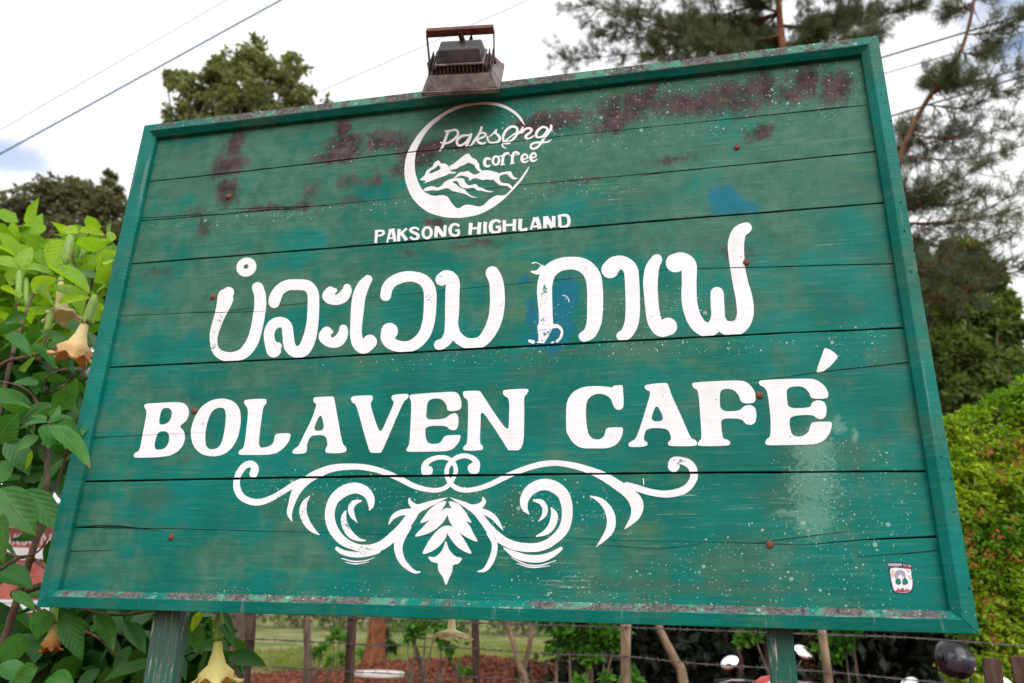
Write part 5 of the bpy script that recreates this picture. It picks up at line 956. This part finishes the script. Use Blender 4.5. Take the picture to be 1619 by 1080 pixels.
# ------------------------------------------------------------------ trumpet flower shrub in front and left of the sign
def leaf_mat(name, c1, c2, vein, trans, spec=.35):
    t = NT(name, .42, spec); O = t.tc.outputs['Object']; sx = t.t.nodes.new('ShaderNodeSeparateXYZ'); t.put(sx.inputs[0], O); ax = t.math('ABSOLUTE', sx.outputs['X'])
    oi = t.t.nodes.new('ShaderNodeObjectInfo'); rnd = oi.outputs['Random']
    v = t.math('SUBTRACT', sx.outputs['Y'], t.math('MULTIPLY', ax, .75)); v = t.math('ABSOLUTE', t.math('SUBTRACT', t.math('FRACT', t.math('MULTIPLY', v, 7.)), .5))
    side = t.step(v, .07, .01); mid = t.step(ax, .016, .006); vn = t.math('MAXIMUM', mid, t.math('MULTIPLY', side, .22))
    c = t.mix(rnd, c1, c2); c = t.mix(t.math('MULTIPLY', t.step(t.noise(3.5, 3, src=t.vec('ADD', O, t.vec('MULTIPLY', oi.outputs['Location'], (7, 7, 7)))), .45, .7), .5), c, tuple(a * .6 for a in c1)); c = t.mix(t.math('MULTIPLY', vn, .55), c, vein)
    sp = t.step(t.noise(16, 3, src=t.vec('ADD', O, t.vec('MULTIPLY', oi.outputs['Location'], (5, 5, 5)))), .70, .74); c = t.mix(t.math('MULTIPLY', sp, .5), c, (.12, .09, .03))
    tipm = t.math('MULTIPLY', t.step(t.math('ADD', sx.outputs['Y'], t.math('MULTIPLY', t.noise(7, 3), .25)), 1.02, 1.10), t.math('GREATER_THAN', rnd, .6)); c = t.mix(t.math('MULTIPLY', tipm, .8), c, (.16, .10, .03))
    puck = t.math('ADD', t.step(v, .0, .5), t.math('MULTIPLY', t.noise(20, 3), .4)); t.out(c, normal=t.bump(puck, .10, .010))
    tr = t.t.nodes.new('ShaderNodeBsdfTranslucent'); hs = t.t.nodes.new('ShaderNodeMixRGB'); hs.blend_type = 'MULTIPLY'; hs.inputs['Fac'].default_value = 1
    t.put(hs.inputs['Color1'], c); hs.inputs['Color2'].default_value = (1.6, 1.5, .5, 1); t.t.links.new(hs.outputs[0], tr.inputs['Color'])
    ms = t.t.nodes.new('ShaderNodeMixShader'); ms.inputs['Fac'].default_value = trans; t.t.links.new(t.b.outputs[0], ms.inputs[1]); t.t.links.new(tr.outputs[0], ms.inputs[2])
    t.t.links.new(ms.outputs[0], t.t.nodes['Material Output'].inputs['Surface']); return t.m
M_lb = leaf_mat('skylit_trumpet_leaf', (.20, .42, .025), (.34, .54, .04), (.42, .58, .16), .5)  # lit and shaded copies of one leaf: skylight is put into the colour
M_lm = leaf_mat('green_trumpet_leaf', (.035, .155, .028), (.07, .22, .04), (.13, .27, .08), .34)
M_ld = leaf_mat('shaded_trumpet_leaf', (.025, .14, .022), (.055, .20, .035), (.05, .16, .045), .32)
def leaf_mesh(name, mat, curl, fold, wav):
    mb = MB(); NY, NX = 9, 4
    for j in range(NY + 1):
        y = j / NY; wd = .5 * math.sin(math.pi * min(1, y ** .82)) ** .85 * (1 - .25 * y) * 1.12 if 0 < j < NY else .004
        for i in range(NX + 1):
            u = (i / NX - .5) * 2; x = u * wd; z = fold * abs(u) * wd - curl * y * y + wav * math.sin(y * 9 + (2 if u > 0 else 0)) * abs(u)
            mb.v.append((x, y, z))
    for j in range(NY):
        for i in range(NX): mb.f.append((j * (NX + 1) + i, j * (NX + 1) + i + 1, (j + 1) * (NX + 1) + i + 1, (j + 1) * (NX + 1) + i))
    return mb.mesh(name, mat, True)
LM_ = {k: [leaf_mesh('leaf_%s' % k, mt, c, f, w_) for (c, f, w_) in ((.10, .22, .006), (.22, .12, .010), (.02, .32, .008), (.16, .05, .014))] for k, mt in (('bright', M_lb), ('mid', M_lm), ('deep', M_ld))}
brug = empty('trumpet_flower_shrub', (-.75, .55, 0), 'tall leafy shrub with hanging trumpet flowers overlapping the left edge of the sign', 'shrub'); BO = Vector(brug.location)
nleaf = 0
M_fx = foliage_mat('skylit_leaf_mass', (.18, .36, .02), (.32, .50, .03), (.10, .25, .02), .5); M_fy = foliage_mat('shaded_leaf_mass', (.022, .10, .016), (.05, .17, .025), (.03, .09, .014), .35)  # lit colour for the upper leaves, shaded colour for the lower ones
def put_leaf(P0, P1, W_, kind, roll=None, face=None):
    global nleaf
    d = (P1 - P0); L = d.length; d = d.normalized(); tocam = (CAM - P0).normalized()
    n = face or (tocam * .8 + Vector((0, 0, .6)) + Vector((R.gauss(0, .3), R.gauss(0, .3), R.gauss(0, .3))))
    n = (n - d * n.dot(d)).normalized(); x = d.cross(n)
    M = Matrix((x * W_, d * L, n * L)).transposed().to_4x4(); M.translation = P0 - BO
    o = D.objects.new('leaf', R.choice(LM_[kind])); COL.objects.link(o); o.parent = brug; o.matrix_local = M; nleaf += 1; return o
KEY = [((123, 369), (98, 357), 15, .15, 'bright'), ((125, 366), (168, 373), 14, .15, 'bright'), ((177, 382), (174, 361), 12, .12, 'bright'), ((122, 388), (170, 386), 26, .12, 'bright'), ((104, 380), (76, 424), 34, .18, 'bright'), ((31, 421), (51, 388), 19, .2, 'bright'), ((29, 423), (-12, 398), 22, .2, 'bright'), ((31, 424), (78, 420), 20, .2, 'bright'),
       ((76, 423), (143, 462), 32, .06, 'bright'), ((50, 458), (92, 440), 24, .1, 'bright'), ((55, 460), (86, 482), 26, .08, 'bright'), ((92, 480), (142, 468), 14, .04, 'bright'), ((50, 545), (88, 577), 28, .08, 'deep'), ((14, 527), (48, 553), 20, .1, 'deep'), ((49, 598), (121, 592), 20, .08, 'mid'), ((88, 648), (122, 601), 28, .03, 'mid'), ((-2, 643), (51, 645), 13, .02, 'mid'),
       ((76, 668), (21, 667), 17, -.05, 'mid'), ((76, 667), (110, 655), 20, -.03, 'mid'), ((77, 671), (79, 704), 27, -.08, 'mid'), ((84, 672), (147, 723), 32, -.10, 'mid'), ((84, 668), (130, 692), 24, -.04, 'mid'), ((72, 665), (50, 650), 14, -.03, 'mid'), ((62, 690), (24, 711), 22, -.02, 'mid'), ((14, 692), (46, 746), 32, .02, 'deep'), ((50, 712), (41, 745), 7, .02, 'bright'),
       ((80, 664), (95, 640), 14, -.02, 'mid'), ((0, 772), (51, 838), 46, -.08, 'mid'), ((40, 774), (99, 836), 36, -.04, 'deep'), ((6, 812), (-2, 892), 50, -.10, 'mid'), ((-10, 700), (25, 655), 40, .0, 'mid'), ((-14, 760), (20, 725), 36, .03, 'deep'), ((70, 962), (60, 1012), 30, .06, 'deep'), ((352, 968), (375, 1008), 12, .12, 'mid'), ((352, 986), (371, 1020), 17, .14, 'deep'), ((322, 966), (302, 1000), 14, .14, 'bright'),
       ((100, 970), (128, 1040), 30, .1, 'deep'), ((20, 935), (58, 960), 20, .05, 'deep'), ((0, 905), (52, 930), 34, .1, 'deep'), ((150, 970), (180, 1030), 26, .12, 'deep'), ((30, 1000), (10, 1060), 34, .08, 'deep'), ((0, 1050), (50, 1075), 30, .0, 'deep'), ((60, 1055), (10, 1085), 30, -.02, 'deep'), ((80, 1070), (120, 1095), 30, .03, 'deep'), ((200, 985), (230, 1030), 24, .16, 'deep'),
       ((300, 985), (322, 1035), 24, .2, 'deep'), ((130, 690), (141, 654), 9, -.01, 'deep'), ((60, 610), (20, 600), 24, .1, 'deep'), ((110, 560), (60, 520), 22, .12, 'mid'), ((45, 500), (5, 510), 20, .12, 'mid'), ((150, 440), (120, 420), 18, .15, 'mid'), ((160, 420), (135, 400), 16, .16, 'bright'), ((165, 395), (150, 430), 12, .14, 'bright'), ((30, 470), (0, 455), 20, .12, 'bright')]
for (a, b, wp, Y, kd) in KEY:
    P0 = at(*a, Y); P1 = at(*b, Y + R.uniform(-.03, .03)); put_leaf(P0, P1, wp * pxm(P0) * 1.15, kd)
# woody branches (photo positions), then leaves scattered along them
BR = [([(-160, 1500), (-40, 1150), (30, 940), (70, 800), (75, 700), (88, 640), (118, 590)], .35, .022), ([(-60, 1160), (-30, 900), (-10, 700), (20, 560), (50, 470), (76, 424)], .4, .018), ([(-120, 700), (-40, 640), (0, 578), (50, 563), (95, 548), (125, 520), (140, 470), (150, 430), (160, 395), (178, 384)], .22, .011), ([(20, 560), (25, 500), (31, 424)], .3, .008),
      ([(75, 700), (60, 640), (30, 610), (-30, 600)], .25, .009), ([(60, 570), (85, 500), (120, 440), (110, 385), (124, 370)], .25, .009), ([(0, 900), (40, 880), (80, 905), (130, 960), (200, 972), (300, 955), (345, 972)], .3, .010), ([(-200, 1300), (-100, 1000), (-80, 760), (-60, 560), (-50, 420)], .3, .02), ([(100, 610), (80, 620), (72, 600), (95, 585), (110, 584)], .05, .006),
      ([(60, 960), (80, 1000), (140, 1000), (190, 1040)], .4, .01), ([(0, 870), (30, 880), (60, 872), (76, 850)], .15, .007), ([(70, 800), (92, 760), (110, 700), (125, 655)], .3, .009)]
M_twig = simple('pale_brown_twig_bark', (.06, .042, .028), (.18, .13, .09), 30, .8, .2, .6, .002, stretch=(1, 1, .4))
tips = []
for pts, Y, r in BR:
    P = [at(*p, Y + .05 * math.sin(i * 1.7)) - BO for i, p in enumerate(pts)]; Q = [Vector(q) for q in smooth([tuple(p) for p in P], 5)]
    MB().tube(Q, [r * .62 * (1.15 - .75 * i / len(Q)) for i in range(len(Q))], 7).build('branch', M_twig, brug, smooth=True); tips += [q + BO for q in Q if q.z > .9]
def edge_x(py): return 205 - (py - 330) * .245      # left edge of the sign in the photo
R2 = random.Random(21)
while nleaf < 290:
    k = nleaf
    Y = R2.uniform(.10, .95)
    if k % 4 == 0: px, py = R2.uniform(-60, 380), R2.uniform(968, 1100); 
    else: py = R2.uniform(385, 1080); px = R2.uniform(-150, edge_x(py) + 10)
    if Y < .3 and px > edge_x(py) - 30: Y += .3
    top = 380 + 40 * math.sin(px * .05)
    if py < top or (px < 100 and 812 < py < 1000 and R2.random() < .75): continue
    if px > 190 and R2.random() < .35: nleaf += 0; 
    P0 = at(px, py, Y); a = R2.uniform(0, 2 * math.pi); L = R2.uniform(.09, .2)
    d = Vector((math.cos(a), math.sin(a) * .6, R2.uniform(-1.1, .15))).normalized(); kd = 'bright' if py < 500 and R2.random() < .75 else ('mid' if py < 720 and R2.random() < .5 else 'deep')  # leaf tone by height stands in for light from the sky
    if Y < .16 and (P0 + d * L).x > -.0: continue
    n = Vector((R2.gauss(0, .4), R2.gauss(-.3, .4), 1)); put_leaf(P0, P0 + d * L, L * R2.uniform(.42, .62), kd, face=n)
# hundreds more leaves deeper in the shrub
n_ = 900; py_ = rs.uniform(380, 1120, n_); px_ = np.where(rs.rand(n_) < .25, rs.uniform(-150, 330, n_), rs.uniform(-220, 180, n_) - 0 * py_)
py_ = np.where(px_ > 205 - (py_ - 330) * .245 - 15, rs.uniform(985, 1130, n_), py_)
ok_ = ~((px_ < 115) & (py_ > 770) & (py_ < 1010)); px_, py_ = px_[ok_], py_[ok_]; n_ = len(px_)
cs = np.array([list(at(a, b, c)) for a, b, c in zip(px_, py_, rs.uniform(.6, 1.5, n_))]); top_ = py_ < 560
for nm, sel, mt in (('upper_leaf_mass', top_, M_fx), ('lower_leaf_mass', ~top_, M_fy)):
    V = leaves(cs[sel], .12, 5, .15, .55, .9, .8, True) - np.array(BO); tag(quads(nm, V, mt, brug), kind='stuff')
# trumpet flowers and buds: parts of the shrub
def petal_mat(name, c1, c2, z0, z1):
    t = NT(name, .5, .3); sx = t.t.nodes.new('ShaderNodeSeparateXYZ'); t.put(sx.inputs[0], t.tc.outputs['Object']); f = t.step(sx.outputs['Z'], z0, z1, False); c = t.mix(f, c2, c1)
    an = t.noise(1, 4, .6, t.map((40, 40, 4))); c = t.mix(t.math('MULTIPLY', t.step(an, .45, .7), .3), c, tuple(a * .7 for a in c2)); t.out(c, normal=t.bump(an, .3, .03))
    tr = t.t.nodes.new('ShaderNodeBsdfTranslucent'); t.put(tr.inputs['Color'], c); ms = t.t.nodes.new('ShaderNodeMixShader'); ms.inputs['Fac'].default_value = .35
    t.t.links.new(t.b.outputs[0], ms.inputs[1]); t.t.links.new(tr.outputs[0], ms.inputs[2]); t.t.links.new(ms.outputs[0], t.t.nodes['Material Output'].inputs['Surface']); return t.m
M_sal = petal_mat('salmon_petal', (.88, .78, .42), (.86, .52, .24), -1., -.55); M_crm = petal_mat('cream_petal', (.86, .76, .42), (.92, .84, .55), -1., -.4); M_yel = petal_mat('yellow_petal', (.62, .64, .16), (.90, .78, .32), -1., -.3); M_fold = petal_mat('wilting_petal', (.60, .50, .14), (.42, .14, .04), -1., -.3)
M_cal = simple('green_calyx', (.16, .30, .05), (.26, .38, .09), 12, .5, .3, .2, .002)
def flower(top, bot, wpx, Y, mat, name='flower', flare=1., calyx=.42, label=None, lobes=True):
    T, B = at(*top, Y), at(*bot, Y); L = (B - T).length; W_ = wpx * pxm(B) / 2 / L; ax = (T - B).normalized(); q = Vector((0, 0, 1)).rotation_difference(ax).to_matrix().to_4x4()
    am = .10 if lobes else 0
    prof = [(.035, 0), (.05, -calyx * .4), (.055, -calyx), (.075, -calyx - .15), (.13, -.72), (.24 * flare, -.83, am * .5), (W_ * .72, -.91, am, .0), (W_, -.95, am * 1.8, .06), (W_ * 1.04, -.90, am * 2.4, .05), (W_ * .97, -.945, am * 1.8, .06), (W_ * .68, -.90, am), (.22 * flare, -.81, am * .5), (.11, -.70)]
    mb = MB().lathe(prof, 40, None, 5); rz = Matrix.Rotation(R.uniform(0, 6), 4, 'Z')
    mb.v = [tuple(rz @ Vector(v)) for v in mb.v]; o = mb.build(name, mat, brug, smooth=True, fix=False); o.matrix_local = Matrix.Translation(T - BO) @ q @ Matrix.Scale(L, 4)
    c = MB().lathe([(.02, .04), (.045, .0), (.066, -calyx * .35), (.064, -calyx * .8), (.072, -calyx, .2), (.06, -calyx * .85)], 15, None, 5).build('calyx', M_cal, o, smooth=True, fix=False)
    st_ = MB().tube([(0, 0, .03), (.02, .01, .12), (.08, .02, .2)], .018, 6).build('flower_stalk', M_cal, o, smooth=True)
    if label: o['label'] = label
    return o
flower((150, 470), (112, 572), 54, .08, M_sal, calyx=.42, label='salmon-edged trumpet flower')
flower((96, 440), (98, 505), 44, .16, M_crm, calyx=.1, label='pale cream trumpet flower, partly hidden')
flower((347, 968), (341, 1084), 62, .14, M_yel, calyx=.40, label='long yellow trumpet flower hanging under the board')
flower((716, 955), (713, 1012), 56, .85, M_crm, flare=1.9, calyx=.12, label='cream trumpet flower hanging below the middle of the board')
flower((88, 950), (80, 1032), 26, .10, M_fold, calyx=.45, flare=.8, label='wilting yellow and rust coloured trumpet flower')
MB().tube([(at(p[0], p[1], .55) - BO) for p in ((715, 966), (720, 900), (640, 840), (400, 850), (150, 900), (20, 940))], [.004, .006, .008, .01, .012, .014], 6).build('branch', M_twig, brug, smooth=True)
for (a, b, wp, Y) in (((31, 428), (28, 482), 10, .18), ((41, 440), (41, 487), 8, .2), ((112, 372), (103, 420), 13, .13), ((82, 492), (72, 526), 9, .1), ((135, 385), (128, 410), 8, .15), ((86, 962), (84, 985), 10, .1)):
    T, B = at(*a, Y), at(*b, Y); L = (B - T).length; w_ = wp * pxm(T) / 2 / L; q = Vector((0, 0, 1)).rotation_difference((T - B).normalized()).to_matrix().to_4x4()
    o = MB().lathe([(.0001, .02), (w_ * .5, 0), (w_, -.12), (w_ * .9, -.6), (w_ * 1.0, -.8), (w_ * .5, -.95), (.0001, -1)], 10, None).build('flower_bud', M_cal, brug, smooth=True, fix=False); o.matrix_local = Matrix.Translation(T - BO) @ q @ Matrix.Scale(L, 4)
